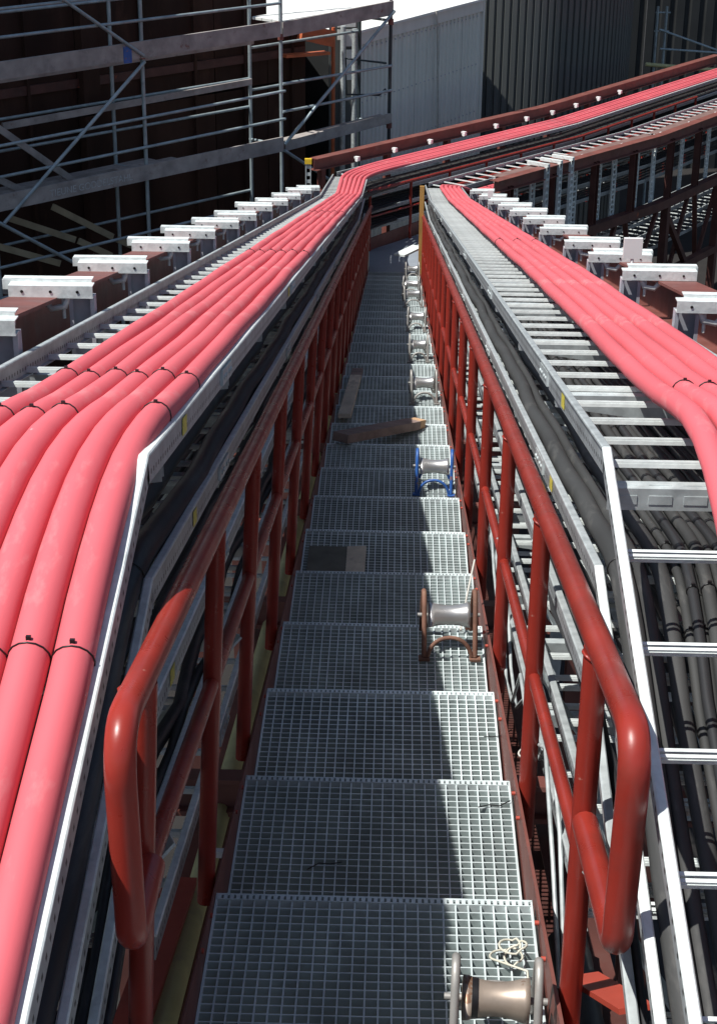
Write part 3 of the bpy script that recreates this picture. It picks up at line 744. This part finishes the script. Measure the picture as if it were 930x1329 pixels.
# clamps and posts on the left rack of the far bridge
for k in range(10):
    d = 0.35 + 1.02 * k
    h = far(-1.06, d, 1.30); o = link('beam_clamp', clm, None, h, (0, 0, at_yaw(d)))
    tag(o, 'white beam clamp beside the far red cables, %s from the corner' % num[k], 'clamp', 'clamps beside the far red cables')
for k in range(7):
    d = -0.35 + 1.75 * k
    q = far(-1.25, d, -.2); b = MB().box(-.05, .05, -.05, .05, 0, 1.42); b.v = [Matrix.Rotation(at_yaw(d), 3, 'Z') @ p + q for p in b.v]
    tag(obj('rack_post', b, M['red_beam'], None, q), 'dark red post under the left beam of the far bridge, %s from the corner' % num[k], 'post', 'posts behind the far red cables')
# corner upright with a yellow cap
q = far(-1.22, -0.72, 0.2)
root = empty('corner_upright', q, 'perforated galvanised upright with a yellow cap at the far left corner', 'post')
b = MB(); b.box(-.045, -.030, -.03, .03, 0, 1.17); b.box(.030, .045, -.03, .03, 0, 1.17)
for k in range(10): b.box(-.03, .03, -.02, .02, .06 + .115 * k, .11 + .115 * k)
b.v = [p + q for p in b.v]; obj('upright', b, M['galv'], root)
b = MB().box(-.055, .055, -.04, .04, 1.17, 1.25); b.v = [p + q for p in b.v]; obj('cap', b, M['yellow'], root)
# wooden stake at the end of the right handrail
b = MB().bar(S(.372, 25.2, 0.0), S(.368, 24.95, 1.30), 0.065, 0.05, (0, 1, 0))
tag(obj('stake', b, M['wood_stake'], None, S(.37, 25.2, 0)), 'yellowish wooden stake standing at the far end of the right handrail', 'stake')

# ------------------------------------------------------------------ things on the treads
def roller(name, loc, label, wid=0.19, frame='rust', barrel='roller', yaw=0.0, sc_=1.0):
    root = empty(name, (0, 0, 0), label, 'cable roller', 'cable rollers on the gangway')
    hw = wid / 2; r = 0.0095
    for s in (-1, 1):
        x = s * hw
        pts = [(x, -0.105, 0.010), (x, -0.085, 0.075)] + bez(Vector((x, -0.055, 0.16)), Vector((x, 0.0, 0.285)), Vector((x, 0.062, 0.16)), 8) + [(x, 0.09, 0.075), (x, 0.11, 0.010)]
        obj('side_frame', MB().tube(pts, r, 9), M[frame], root)
        obj('foot', MB().box(x - .02, x + .02, -0.125, -0.09, 0.001, 0.009), M[frame], root)
    for y, z in ((-0.105, 0.012), (0.11, 0.012)):
        pts = bez(Vector((-hw + .012, y, z)), Vector((-hw + .03, y * .95, .085)), Vector((0, y * .93, .085)), 6) + bez(Vector((0, y * .93, .085)), Vector((hw - .03, y * .95, .085)), Vector((hw - .012, y, z)), 6)[1:]
        obj('arch', MB().tube(pts, r * .85, 8), M[frame], root)
    L_ = hw - 0.014
    prof = [(-L_, .018), (-L_ + .002, .047), (-L_ + .014, .046)] + [(-L_ + .014 + (2 * L_ - .028) * t, .036 + .010 * (2 * t - 1) ** 2) for t in [i / 10 for i in range(11)]] + [(L_ - .002, .047), (L_, .018)]
    obj('barrel', MB().lathe(prof, (0, 0.0, 0.128), (1, 0, 0), 24), M[barrel], root)
    obj('axle', MB().lathe([(-hw - .022, .008), (hw + .022, .008)], (0, 0, .128), (1, 0, 0), 8), M['grey_tube'], root)
    root.location = loc; root.rotation_euler = (0, 0, yaw); root.scale = (sc_,) * 3
    return root
def on(x, y, k): return Vector((x, y, S(0, 3.785 + .8155 * k, 0).z + 0.004))
roller('cable_roller', on(.222, 5.935, 3), 'rusty framed cable roller with a bright steel barrel, alone on a tread', 0.186, 'rust', 'roller', rad(2))
roller('cable_roller', on(.238, 9.02, 7), 'blue painted cable roller halfway down the gangway', 0.19, 'blue', 'roller', rad(-2))
rn = roller('cable_roller', on(.240, 3.205, 0), 'brown rusty cable roller nearest the viewer, with a wire coil beside it', 0.172, 'grey_tube', 'roller_rust', rad(-3))
b = MB().lathe([(-.008, .0440), (.008, .0418)], (-0.045, 0, .128), (1, 0, 0), 24); o = obj('dark_band', b, M['tie'], rn)
o.location = (0, 0, 0)
roller('cable_roller', on(.228, 12.30, 11), 'grey cable roller beyond the loose wooden boards', 0.185, 'grey_tube', 'roller', rad(3))
roller('cable_roller', on(.222, 14.74, 14), 'low grey cable roller in the sun, fourth of the sunlit row beyond the boards', 0.16, 'grey_tube', 'roller', rad(1))
roller('cable_roller', on(.236, 17.2, 17), 'grey cable roller just before the cluster at the gangway foot', 0.18, 'grey_tube', 'roller', rad(-4))
roller('cable_roller', on(.212, 19.72, 20), 'front cable roller of the cluster near the gangway foot', 0.2, 'grey_tube', 'roller', rad(6))
roller('cable_roller', on(.215, 21.3, 22), 'middle cable roller of the cluster near the gangway foot', 0.2, 'grey_tube', 'roller', rad(-8))
roller('cable_roller', on(.245, 23.8, 25), 'rearmost cable roller at the gangway foot', 0.185, 'grey_tube', 'roller', rad(4))
b = MB().box(-.09, .09, -.3, .3, 0, .03); b.v = [Matrix.Rotation(rad(-28), 3, 'Z') @ p + on(.2, 25.3, 26) + Vector((0, 0, .14)) for p in b.v]
tag(obj('board', b, M['galv_white'], None, on(.2, 25.3, 26)), 'pale board lying across the rearmost roller at the gangway foot', 'board')
# wire coil beside the near roller
pts = []
for i in range(46):
    a = i * 0.36; rr_ = 0.026 + 0.008 * math.sin(i * 0.21)
    pts.append(on(.285, 3.475, 0) + Vector((math.cos(a) * rr_ + .018 * math.sin(i * .09), math.sin(a) * rr_, .016 + .02 * (1 + math.sin(i * .13)) + .03 * (math.cos(a) > .3) * .4)))
pts += [on(.325, 3.42, 0) + Vector((.0, -.03 * i, .03 - .004 * i)) for i in range(4)]
tag(obj('wire_coil', MB().tube(pts, .0028, 6), M['wire_yellow'], None, on(.285, 3.475, 0)), 'small coil of pale wire behind the rusty roller nearest the viewer', 'wire')
pts = [on(.272, 6.02, 3) + Vector((0, 0, .02)), on(.30, 6.2, 3) + Vector((0, .02, .06)), on(.335, 6.38, 3) + Vector((0, .03, .13))]
tag(obj('wire_end', MB().tube(pts, .004, 6), M['rope'], None, pts[0]), 'stiff pale wire end sticking up behind the rusty framed roller', 'wire')
# boards and sheets
def plank(name, a, c, wd, th, label, mt, end=None):
    a, c = Vector(a), Vector(c); root = empty(name, (a + c) / 2, label, 'board')
    obj('board', MB().bar(a, c, wd, th), M[mt], root)
    if end:
        d = (c - a).normalized(); obj(end[0], MB().bar(c + d * .001, c + d * end[1], wd * end[2], th * .98), M[end[3]], root)
    return root
za = Vector((0, 0, .045))
plank('loose_board', on(-.315, 10.9, 9) + za, on(-.292, 13.0, 12) + Vector((0, 0, .09)), .085, .03, 'grey wooden board with a red painted end lying along the left of the treads', 'wood_grey', ('painted_end', .45, 1.0, 'wood_brown'))
plank('loose_board', on(-.315, 10.06, 8) + Vector((0, 0, .05)), on(.14, 10.80, 9) + Vector((0, 0, .035)), .11, .055, 'brown wooden board with a pale cut end lying slantwise across the treads', 'wood_brown', ('cut_end', .085, .8, 'wood_fresh'))
root = empty('cardboard_sheet', on(-.24, 7.2, 5), 'grey and dark cardboard sheet lying on the left of a tread', 'cardboard')
P = on(0, 7.2, 5); zz = P.z + .004
b = MB().box(-.372, -.197, 7.04, 7.49, zz, zz + .004); b.v = [p for p in b.v]; obj('dark_flap', b, M['card_dark'], root)
b = MB(); b.hexa([(-.196, 7.04, zz), (-.112, 7.05, zz), (-.108, 7.47, zz), (-.196, 7.49, zz), (-.196, 7.04, zz + .006), (-.112, 7.05, zz + .012), (-.108, 7.47, zz + .02), (-.196, 7.49, zz + .006)])
obj('pale_flap', b, M['card'], root)
for i, (x, y, k, r_) in enumerate(((-.2, 4.05, 1, .05), (.26, 4.35, 1, .02), (.31, 5.0, 2, .04))):
    pts = [on(x, y, k) + Vector((.03 * j, .012 * math.sin(j * 1.7 + i) + .015 * j, .004 + .002 * (j % 2))) for j in range(4)]
    tag(obj('wire_scrap', MB().tube(pts, .0018, 5), M['tie'], None, pts[0]), ['short black wire scrap on the shaded left of the second tread', 'short black wire scrap on the sunlit right of the second tread', 'short black wire scrap near the right end of the third tread'][i], 'wire scrap')

# ------------------------------------------------------------------ pipes and clutter beside and under the gangway
tag(obj('pipe', MB().tube([S(-.535, 2.0, -.345), S(-.53, 9, -.33), S(-.52, 20, -.33)], .036, 12), M['pale_yellow'], None, S(-.47, 6, -.3)), 'pale yellow pipe running low along the left of the gangway', 'pipe')
pts = [S(.50, 2.6 + .05 * i, -.36 + .03 * math.sin(i * .25)) for i in range(34)]
tag(obj('hose', MB().tube(pts, [.055 + .004 * (i % 2) for i in range(34)], 12), M['cable_black'], None, pts[0]), 'fat black ribbed hose lying low on the right of the gangway', 'hose')
for i in range(2):
    pts = [S(.432 + .014 * i, 3.8, -.22)] + [S(.425 + .014 * i, 4.0 + .3 * j, .02 + .10 * math.sin(j * .8 + i) + .12 * (j % 3 == 1)) for j in range(12)]
    q = [];
    for j in range(len(pts) - 1): q += [pts[j] + (pts[j + 1] - pts[j]) * t for t in (0, .33, .66)]
    tag(obj('pale_cable', MB().tube(q, .006, 8), M['galv_lip'], None, pts[0]), ['pale grey cable looping along the foot of the right handrail', 'second pale grey cable looping just outside the right handrail foot'][i], 'cable', 'pale cables by the right handrail')
for k, s in enumerate((3.15, 4.6, 6.1)):
    b = MB().bar(S(.40, s, .38), S(.62, s - .10, .06), .006, .07, (0, 1, 0)); b.bar(S(.62, s - .1, .06), S(.60, s - .15, -.12), .05, .02, (0, 1, 0))
    tag(obj('support_plate', b, M['galv'], None, S(.5, s, .2)), 'slanted perforated steel plate low beside the right handrail, %s from the viewer' % num[k], 'plate', 'slanted plates by the right rack')
for k, s in enumerate((3.15, 4.6)):
    b = MB().bar(S(-.42, s, .42), S(-.66, s - .10, .16), .006, .07, (0, 1, 0))
    tag(obj('support_plate', b, M['galv'], None, S(-.5, s, .2)), 'slanted perforated steel plate low beside the left handrail, %s from the viewer' % num[k], 'plate', 'slanted plates by the left rack')
for k, (s0, n0) in enumerate(((3.45, .0), (3.36, -.10))):
    b = MB().bar(S(.442, s0, n0 - .01), S(.515, s0 - .30, n0 + .075), .075, .012)
    tag(obj('red_gusset', b, M['red_bright'], None, S(.5, s0, n0)), ['upper bright red plate low on the right below the handrail loop', 'lower bright red plate low on the right below the handrail loop'][k], 'plate')
# a red gusset and clamp low on the left
b = MB().bar(S(-.60, 3.6, -.30), S(-.575, 4.5, -.28), .09, .02)
tag(obj('red_gusset', b, M['red_bright'], None, S(-.52, 4.2, -.28)), 'red plate low on the left between the gangway and the yellow pipe', 'plate')
b = MB().bar(S(-.50, 4.42, -.16), S(-.43, 4.42, -.16), .02, .02); b.bar(S(-.44, 4.42, -.17), S(-.435, 4.36, -.25), .012, .012)
tag(obj('pipe_clip', b, M['white'], None, S(-.46, 4.42, -.2)), 'white clip on the red plate low on the left', 'clip')

# ------------------------------------------------------------------ buildings
WD = Vector((0.67, 0.742, 0)).normalized(); WN = Vector((-WD.y, WD.x, 0))     # along the scaffold, away from the viewer
P0 = Vector((-0.17, 31.0, 0)); PW = P0 + WN * 1.55
# dark rusty steel wall behind the scaffold
root = empty('steel_building', PW + Vector((0, 0, -9)), 'dark rust brown steel building behind the scaffold on the left', 'building')
def wall_pt(t, out, z): p = PW + WD * t + WN * out; return Vector((p.x, p.y, z))
tt = -0.55
pan = [0.95, 1.25, 2.6, 0.35, 2.5, 2.6, 0.35, 2.9, 3.0, 3.1, 3.0]
for i, wdt in enumerate(pan):
    a, c = tt, tt - wdt + 0.02; rib = wdt < 0.5
    o_ = -0.16 if rib else 0.0
    for z0, z1 in (((-9, -3.45), (-3.42, -1.3)) if 0 < i < 6 else ((-9, -3.45), (-3.42, 0.2), (0.23, 10)) if i else ((-9, -3.45), (-3.42, -2.42))):
        b = MB(); b.hexa([wall_pt(a, o_, z0), wall_pt(c, o_, z0), wall_pt(c, .3, z0), wall_pt(a, .3, z0), wall_pt(a, o_, z1), wall_pt(c, o_, z1), wall_pt(c, .3, z1), wall_pt(a, .3, z1)])
        obj('column' if rib else 'wall_panel', b, M['rust_wall'], root)
    tt -= wdt
b = MB(); b.hexa([wall_pt(-.5, -.05, -2.41), wall_pt(-1.49, -.05, -2.41), wall_pt(-1.49, 5, -2.2), wall_pt(1.2, 5, -2.2), wall_pt(-.5, -.05, -2.35), wall_pt(-1.49, -.05, -2.35), wall_pt(-1.49, 5, -2.14), wall_pt(1.2, 5, -2.14)])
obj('low_roof', b, M['roof'], root)
ta = -0.55 - sum(pan[:6])
for t0_, t1_, zt in ((-1.51, ta, -1.3), (ta - .01, -23.2, 10)):
    b = MB(); b.hexa([wall_pt(t0_, .31, -9), wall_pt(t1_, .31, -9), wall_pt(t1_, 9, -9), wall_pt(t0_, 9, -9), wall_pt(t0_, .31, zt), wall_pt(t1_, .31, zt), wall_pt(t1_, 9, zt), wall_pt(t0_, 9, zt)])
    obj('hall', b, M['rust_wall'], root)
tq = -.9
while tq > -22:
    b = MB(); b.hexa([wall_pt(tq, -.07, -9), wall_pt(tq - .05, -.07, -9), wall_pt(tq - .05, -.002, -9), wall_pt(tq, -.002, -9), wall_pt(tq, -.07, -2.45 if tq > -1.4 else -1.32), wall_pt(tq - .05, -.07, -2.45 if tq > -1.4 else -1.32), wall_pt(tq - .05, -.002, -2.45 if tq > -1.4 else -1.32), wall_pt(tq, -.002, -2.45 if tq > -1.4 else -1.32)])
    obj('stiffener', b, M['rust_wall'], root); tq -= 1.15
for z in (-6.2, -3.0):
    b = MB(); b.hexa([wall_pt(-.6, -.05, z), wall_pt(-22, -.05, z), wall_pt(-22, -.003, z), wall_pt(-.6, -.003, z), wall_pt(-.6, -.05, z + .14), wall_pt(-22, -.05, z + .14), wall_pt(-22, -.003, z + .14), wall_pt(-.6, -.003, z + .14)])
    obj('girt', b, M['brown'], root)

# corrugated light grey building
LDr = Vector((1.865, 3.79, 0)).normalized(); LN = Vector((-LDr.y, LDr.x, 0))
LP = Vector((-0.13, 34.0, 0)); LROOF = -2.77
def lw(t, out, z): p = LP + LDr * t + LN * out; return Vector((p.x, p.y, z))
root = empty('clad_building', lw(2, 1, -9), 'light grey corrugated building with a pale roof behind the far bridge', 'building')
def corrugated(t0, t1, z0, z1, fn, pitch, depth):
    b = MB(); n = max(1, round((t1 - t0) / pitch)); p = (t1 - t0) / n; xs = []
    for i in range(n):
        a = t0 + i * p
        xs += [(a, 0), (a + p * .52, 0), (a + p * .62, depth), (a + p * .90, depth)]
    xs.append((t1, 0)); m = len(xs)
    b.add([fn(t, o, z0) for t, o in xs] + [fn(t, o, z1) for t, o in xs], [(i, i + 1, m + i + 1, m + i) for i in range(m - 1)])
    return b
for i, (a, c) in enumerate(((-1.72, -0.10), (-0.09, 1.02), (1.03, 2.14), (2.15, 3.26), (3.27, 4.22))):
    obj('wall_sheet', corrugated(a, c, -9, LROOF - .10, lw, 0.185, 0.035), M['light_clad'], root)
b = MB(); b.hexa([lw(-1.75, -.035, LROOF - .22), lw(4.26, -.035, LROOF - .22), lw(4.26, -.012, LROOF - .22), lw(-1.75, -.012, LROOF - .22), lw(-1.75, -.035, LROOF), lw(4.26, -.035, LROOF), lw(4.26, -.012, LROOF), lw(-1.75, -.012, LROOF)])
obj('eaves_trim', b, M['light_clad'], root)
b = MB(); b.hexa([lw(4.225, -.05, -9), lw(4.30, -.05, -9), lw(4.30, .12, -9), lw(4.225, .12, -9), lw(4.225, -.05, LROOF), lw(4.30, -.05, LROOF), lw(4.30, .12, LROOF), lw(4.225, .12, LROOF)])
obj('corner_trim', b, M['light_clad'], root)
b = MB(); b.hexa([lw(-1.8, -.08, LROOF + .004), lw(4.32, -.08, LROOF + .004), lw(4.32, 9, LROOF + .25), lw(-1.8, 9, LROOF + .25), lw(-1.8, -.08, LROOF + .05), lw(4.32, -.08, LROOF + .05), lw(4.32, 9, LROOF + .3), lw(-1.8, 9, LROOF + .3)])
obj('roof', b, M['roof'], root)
b = MB(); b.hexa([lw(-1.73, .1, -9), lw(4.22, .1, -9), lw(4.22, 8.9, -9), lw(-1.73, 8.9, -9), lw(-1.73, .1, LROOF - .03), lw(4.22, .1, LROOF - .03), lw(4.22, 8.9, LROOF - .03), lw(-1.73, 8.9, LROOF - .03)])
obj('core', b, M['black_clad'], root)
sb_ = MB()
for i in range(30):
    for z in (LROOF - .3, LROOF - 1.3, LROOF - 2.3):
        q = lw(-1.65 + .195 * i, -.004, z); sb_.lathe([(-.012, .014), (.004, .014)], q, tuple(LN), 6)
obj('fixings', sb_, M['galv_dull'], root)['kind'] = 'stuff'
# loose rope hanging down the light wall
pts = [lw(1.75, -.10, LROOF + .06), lw(1.80, -.11, LROOF - .4), lw(1.93, -.10, LROOF - 1.6), lw(2.02, -.1, LROOF - 3.2)]
tag(obj('rope', MB().tube(pts, .02, 7), M['rope'], None, pts[0]), 'pale rope hanging down the light corrugated wall', 'rope')
# uprights and panels in the gap; the panels' white stands for sunlit patches
b = MB()
G = Vector((-1.14, 31.97, 0)); GD = Vector((.96, .28, 0)).normalized()
def gp(t, z, o=0): q = G + GD * t + Vector((-GD.y, GD.x, 0)) * o; return Vector((q.x, q.y, z))
root = empty('sunlit_gap_panels', gp(0, -9), 'white panels standing for sunlit patches in the gap between the two buildings', 'panel')
for (t0, t1, z0, z1) in ((.02, .16, -2.80, -2.62), (.18, .36, -2.92, -2.62), (.02, .36, -2.58, -2.46), (.19, .32, -3.52, -2.98)):
    b = MB(); b.hexa([gp(t0, z0), gp(t1, z0), gp(t1, z0, .02), gp(t0, z0, .02), gp(t0, z1), gp(t1, z1), gp(t1, z1, .02), gp(t0, z1, .02)])
    obj('panel', b, M['roof'], root)
b = MB(); b.hexa([gp(-.12, -9, .05), gp(.42, -9, .05), gp(.42, -9, .08), gp(-.12, -9, .08), gp(-.12, -2.45, .05), gp(.42, -2.45, .05), gp(.42, -2.45, .08), gp(-.12, -2.45, .08)])
obj('backing', b, M['dark_clad'], root)
for k, (px, py, r_, mt, lb_) in enumerate(((-1.19, 31.75, .035, 'orange', 'thin rusty orange post at the right end of the dark steel wall'), (-1.02, 31.95, .05, 'galv', 'grey upright pipe between the dark steel wall and the light building'), (-.80, 31.6, .05, 'galv', 'second grey upright pipe, close to the light corrugated wall'))):
    tag(obj('upright_pipe', MB().tube([(px, py, -9), (px, py, -2.55)], r_, 8), M[mt], None, (px, py, -9)), lb_, 'pipe')
b = MB(); b.bar((-1.75, 31.2, -2.55), (-1.2, 31.75, -2.75), .12, .28); b.bar((-2.05, 31.0, -2.95), (-1.3, 31.65, -2.98), .2, .05)
tag(obj('steel_bracket', b, M['orange'], None, (-1.4, 31.5, -2.7)), 'orange steel haunch at the top right of the dark wall', 'steelwork')
# charcoal round clad tank
root = empty('clad_tank', (1.95, 42.2, -9), 'round charcoal tank with vertical ribbed cladding behind the far bridge', 'tank')
TR = 3.55
nrib = 132
for sct in range(12):
    b = MB(); xs = []
    for i in range(nrib // 12):
        for f_, dr in ((0, 0), (.60, 0), (.68, -.05), (.92, -.05)):
            xs.append((2 * math.pi * ((sct * (nrib // 12) + i + f_) / nrib), TR + dr))
    xs.append((2 * math.pi * ((sct + 1) / 12), TR)); m = len(xs)
    cpt = lambda a, r_, z: (1.95 + r_ * math.cos(a), 42.2 + r_ * math.sin(a), z)
    b.add([cpt(a, r_, -9) for a, r_ in xs] + [cpt(a, r_, 14) for a, r_ in xs], [(i, i + 1, m + i + 1, m + i) for i in range(m - 1)])
    obj('cladding_sheet', b, M['dark_clad'], root)
# black clad building at the far right
root = empty('far_building', (12, 52, -9), 'almost black ribbed building at the far right', 'building')
fn = lambda t, o, z: Vector((4 + t, 50 + o + 0.10 * t, z))
for i in range(8): obj('wall_sheet', corrugated(i * 3.0, i * 3.0 + 2.98, -9, 16, fn, .45, .06), M['black_clad'], root)

# ------------------------------------------------------------------ scaffold on the left
def sp(t, out, z): q = P0 + WD * t + WN * out; return Vector((q.x, q.y, z))
scf = empty('scaffold', sp(-4, 0, -9), 'tall tube scaffold with grey planks in front of the dark steel wall', 'scaffold')
for t in (0.02, -2.66, -5.61, -8.5, -11.4):
    obj('standard', MB().tube([sp(t, 0, -9), sp(t, 0, 1.5)], .031, 8), M['scaf'] if t < -1 else M['scaf_dark'], scf)
    obj('standard', MB().tube([sp(t - .03, .72, -9), sp(t - .03, .72, 1.5)], .031, 8), M['scaf'] if t < -1 else M['scaf_dark'], scf)
    for z in (-2.32, -4.12):
        obj('transom', MB().tube([sp(t, -.02, z), sp(t - .03, .75, z)], .024, 8), M['scaf'], scf)
        obj('coupler', MB().lathe([(-.05, .05), (.05, .05)], sp(t, 0, z - .02), (0, 0, 1), 8), M['red_beam'], scf)
def ledger(t0, t1, z0, z1=None, out=-.035, r=.024, m_='scaf'):
    obj('ledger', MB().tube([sp(t0, out, z0), sp(t1, out, z0 if z1 is None else z1)], r, 8), M[m_], scf)
ledger(-11.5, -2.7, -1.83, -1.80); ledger(-11.5, -2.7, -1.45, -1.40)
ledger(-11.5, -2.6, -3.39, -3.22); ledger(-11.5, -2.6, -3.83, -3.68)
ledger(-2.66, 0.03, -3.10, -3.09); ledger(-2.66, 0.03, -3.56, -3.52)
for z in (-1.62, -3.15, -3.62, -5.05): ledger(-11.5, -2.69, z, z + .05, out=.74)
for z in (-2.6, -3.3): ledger(-2.69, -.01, z, z + .03, out=.74)
ledger(-11.5, .05, -5.15, -5.0); ledger(-11.5, .05, -5.6, -5.5)
def splank(t0, t1, z0, z1, hgt=.23, out=-.06, wd=.045, m_='plank', nm='toe_board'):
    b = MB(); b.hexa([sp(t0, out, z0), sp(t1, out, z1), sp(t1, out + wd, z1), sp(t0, out + wd, z0), sp(t0, out, z0 + hgt), sp(t1, out, z1 + hgt), sp(t1, out + wd, z1 + hgt), sp(t0, out + wd, z0 + hgt)])
    return obj(nm, b, M[m_], scf)
splank(-11.5, -2.72, -2.44, -2.33, .25); splank(-2.66, .02, -2.34, -2.22, .24)
splank(-11.5, -2.68, -4.30, -4.21, .24, out=-.075); splank(-2.62, .02, -4.22, -4.09, .17)
splank(-7.85, -2.8, -3.25, -3.17, .10, out=.55, nm='guard_board')
splank(-11.5, -5.0, -4.22, -4.15, .05, out=.50, wd=.22, nm='deck_plank'); splank(-5.9, -4.7, -4.15, -4.14, .05, out=.24, wd=.22, nm='deck_plank')
for j in range(3): splank(-2.64, .02, -2.13, -2.04, .04, out=.0 + .24 * j, wd=.225, m_='roof', nm='deck_plank')  # white colour on these planks stands in for sunlight on the deck
splank(-11.5, -2.7, -2.62, -2.52, .10, out=.60, nm='guard_board'); splank(-11.5, -2.7, -4.5, -4.42, .14, out=.66, nm='toe_board')
splank(-2.64, .0, -4.12, -4.02, .05, out=.0, wd=.225, nm='deck_plank')
b = MB(); b.hexa([sp(-6.02, -.066, -2.41), sp(-5.86, -.066, -2.41), sp(-5.86, -.064, -2.41), sp(-6.02, -.064, -2.41), sp(-6.02, -.066, -2.16), sp(-5.86, -.066, -2.16), sp(-5.86, -.064, -2.16), sp(-6.02, -.064, -2.16)])
obj('blue_band', b, M['blue'], scf)
for (t0, z0, t1, z1) in ((-7.3, -1.25, -5.64, -2.33), (-5.62, -2.42, -8.4, -4.45), (-2.66, -4.10, 0.03, -2.15), (-2.66, -4.2, -1.6, -4.85), (-8.6, -4.35, -6.6, -5.65)):
    obj('brace', MB().tube([sp(t0, -.075, z0), sp(t1, -.075, z1)], .028, 8), M['scaf'] if t0 > -9 else M['blue'], scf)
# gate frame at the right end
for pts in ([sp(-.03, 0.05, -3.05), sp(-.75, .35, -2.93), sp(-.72, .35, -3.55), sp(-.15, .1, -3.60), sp(-.03, .05, -3.50)],):
    obj('end_guard', MB().tube(pts, .02, 7), M['scaf_dark'], scf)
obj('end_rail', MB().tube([sp(-.25, .72, -2.32), sp(-1.0, 1.3, -2.22)], .022, 7), M['scaf_dark'], scf)
# stair stringers and boards coloured as if sunlit low on the left, behind the scaffold front
for (t0, z0, t1, z1, o_, m_) in ((-8.4, -2.88, -6.63, -4.21, .5, 'plank'), (-8.6, -3.62, -7.5, -4.26, .5, 'plank'), (-7.9, -4.56, -6.70, -5.11, .5, 'plank_sunlit'), (-6.63, -5.14, -6.0, -5.5, .5, 'plank_sunlit'), (-7.09, -4.52, -5.95, -5.2, .5, 'plank_sunlit'), (-5.85, -5.26, -5.3, -5.56, .5, 'plank_sunlit'), (-8.3, -4.88, -7.02, -5.43, .5, 'plank_sunlit'), (-8.5, -5.5, -7.4, -5.9, .5, 'plank')):
    a, c = sp(t0, o_, z0), sp(t1, o_, z1)
    obj('stair_stringer', MB().bar(a, c, .04, .10), M[m_], scf)
# chalky lettering on the lower toe board
cu = bpy.data.curves.new('board_lettering', 'FONT'); cu.body = 'TIEUNE GODDELSTAHL'; cu.size = .15; cu.extrude = .0008
to = bpy.data.objects.new('board_lettering', cu); COL.objects.link(to)
dg = bpy.context.evaluated_depsgraph_get(); me = bpy.data.meshes.new_from_object(to.evaluated_get(dg)); bpy.data.objects.remove(to)
me.materials.clear(); me.materials.append(M['chalk'])
lo = link('board_lettering', me, scf, sp(-7.55, -.0775, -4.20) - WL[scf.name])
ex = (WD + Vector((0, 0, .0103))).normalized(); ez = Vector((0, 0, 1)); ny = ex.cross(ez).normalized(); ez = ny.cross(ex) * -1 if False else ex.cross(ny) * -1
lo.rotation_euler = Matrix((ex, (ny.cross(ex)), ny)).transposed().to_euler()

# second scaffold tower at the far right
sc2 = empty('scaffold_tower', (6.5, 44, -9), 'slim scaffold tower with a slanting tube in front of the black building', 'scaffold')
for x in (6.40, 6.62):
    obj('standard', MB().tube([(x, 44, -9), (x - .02, 44, -3.6)], .035, 7), M['scaf'], sc2)
obj('brace', MB().tube([(6.45, 43.95, -4.15), (9.5, 44.5, -5.2)], .028, 7), M['scaf'], sc2)
obj('ledger', MB().tube([(6.5, 43.95, -4.62), (9.5, 44.5, -4.85)], .028, 7), M['scaf'], sc2)
obj('ledger', MB().tube([(6.15, 43.8, -4.98), (9.6, 44.3, -5.28)], .05, 8), M['pale_yellow'], sc2)
for z in (-3.75, -4.2): obj('ledger', MB().tube([(6.33, 44, z), (6.7, 44, z)], .022, 7), M['scaf'], sc2)
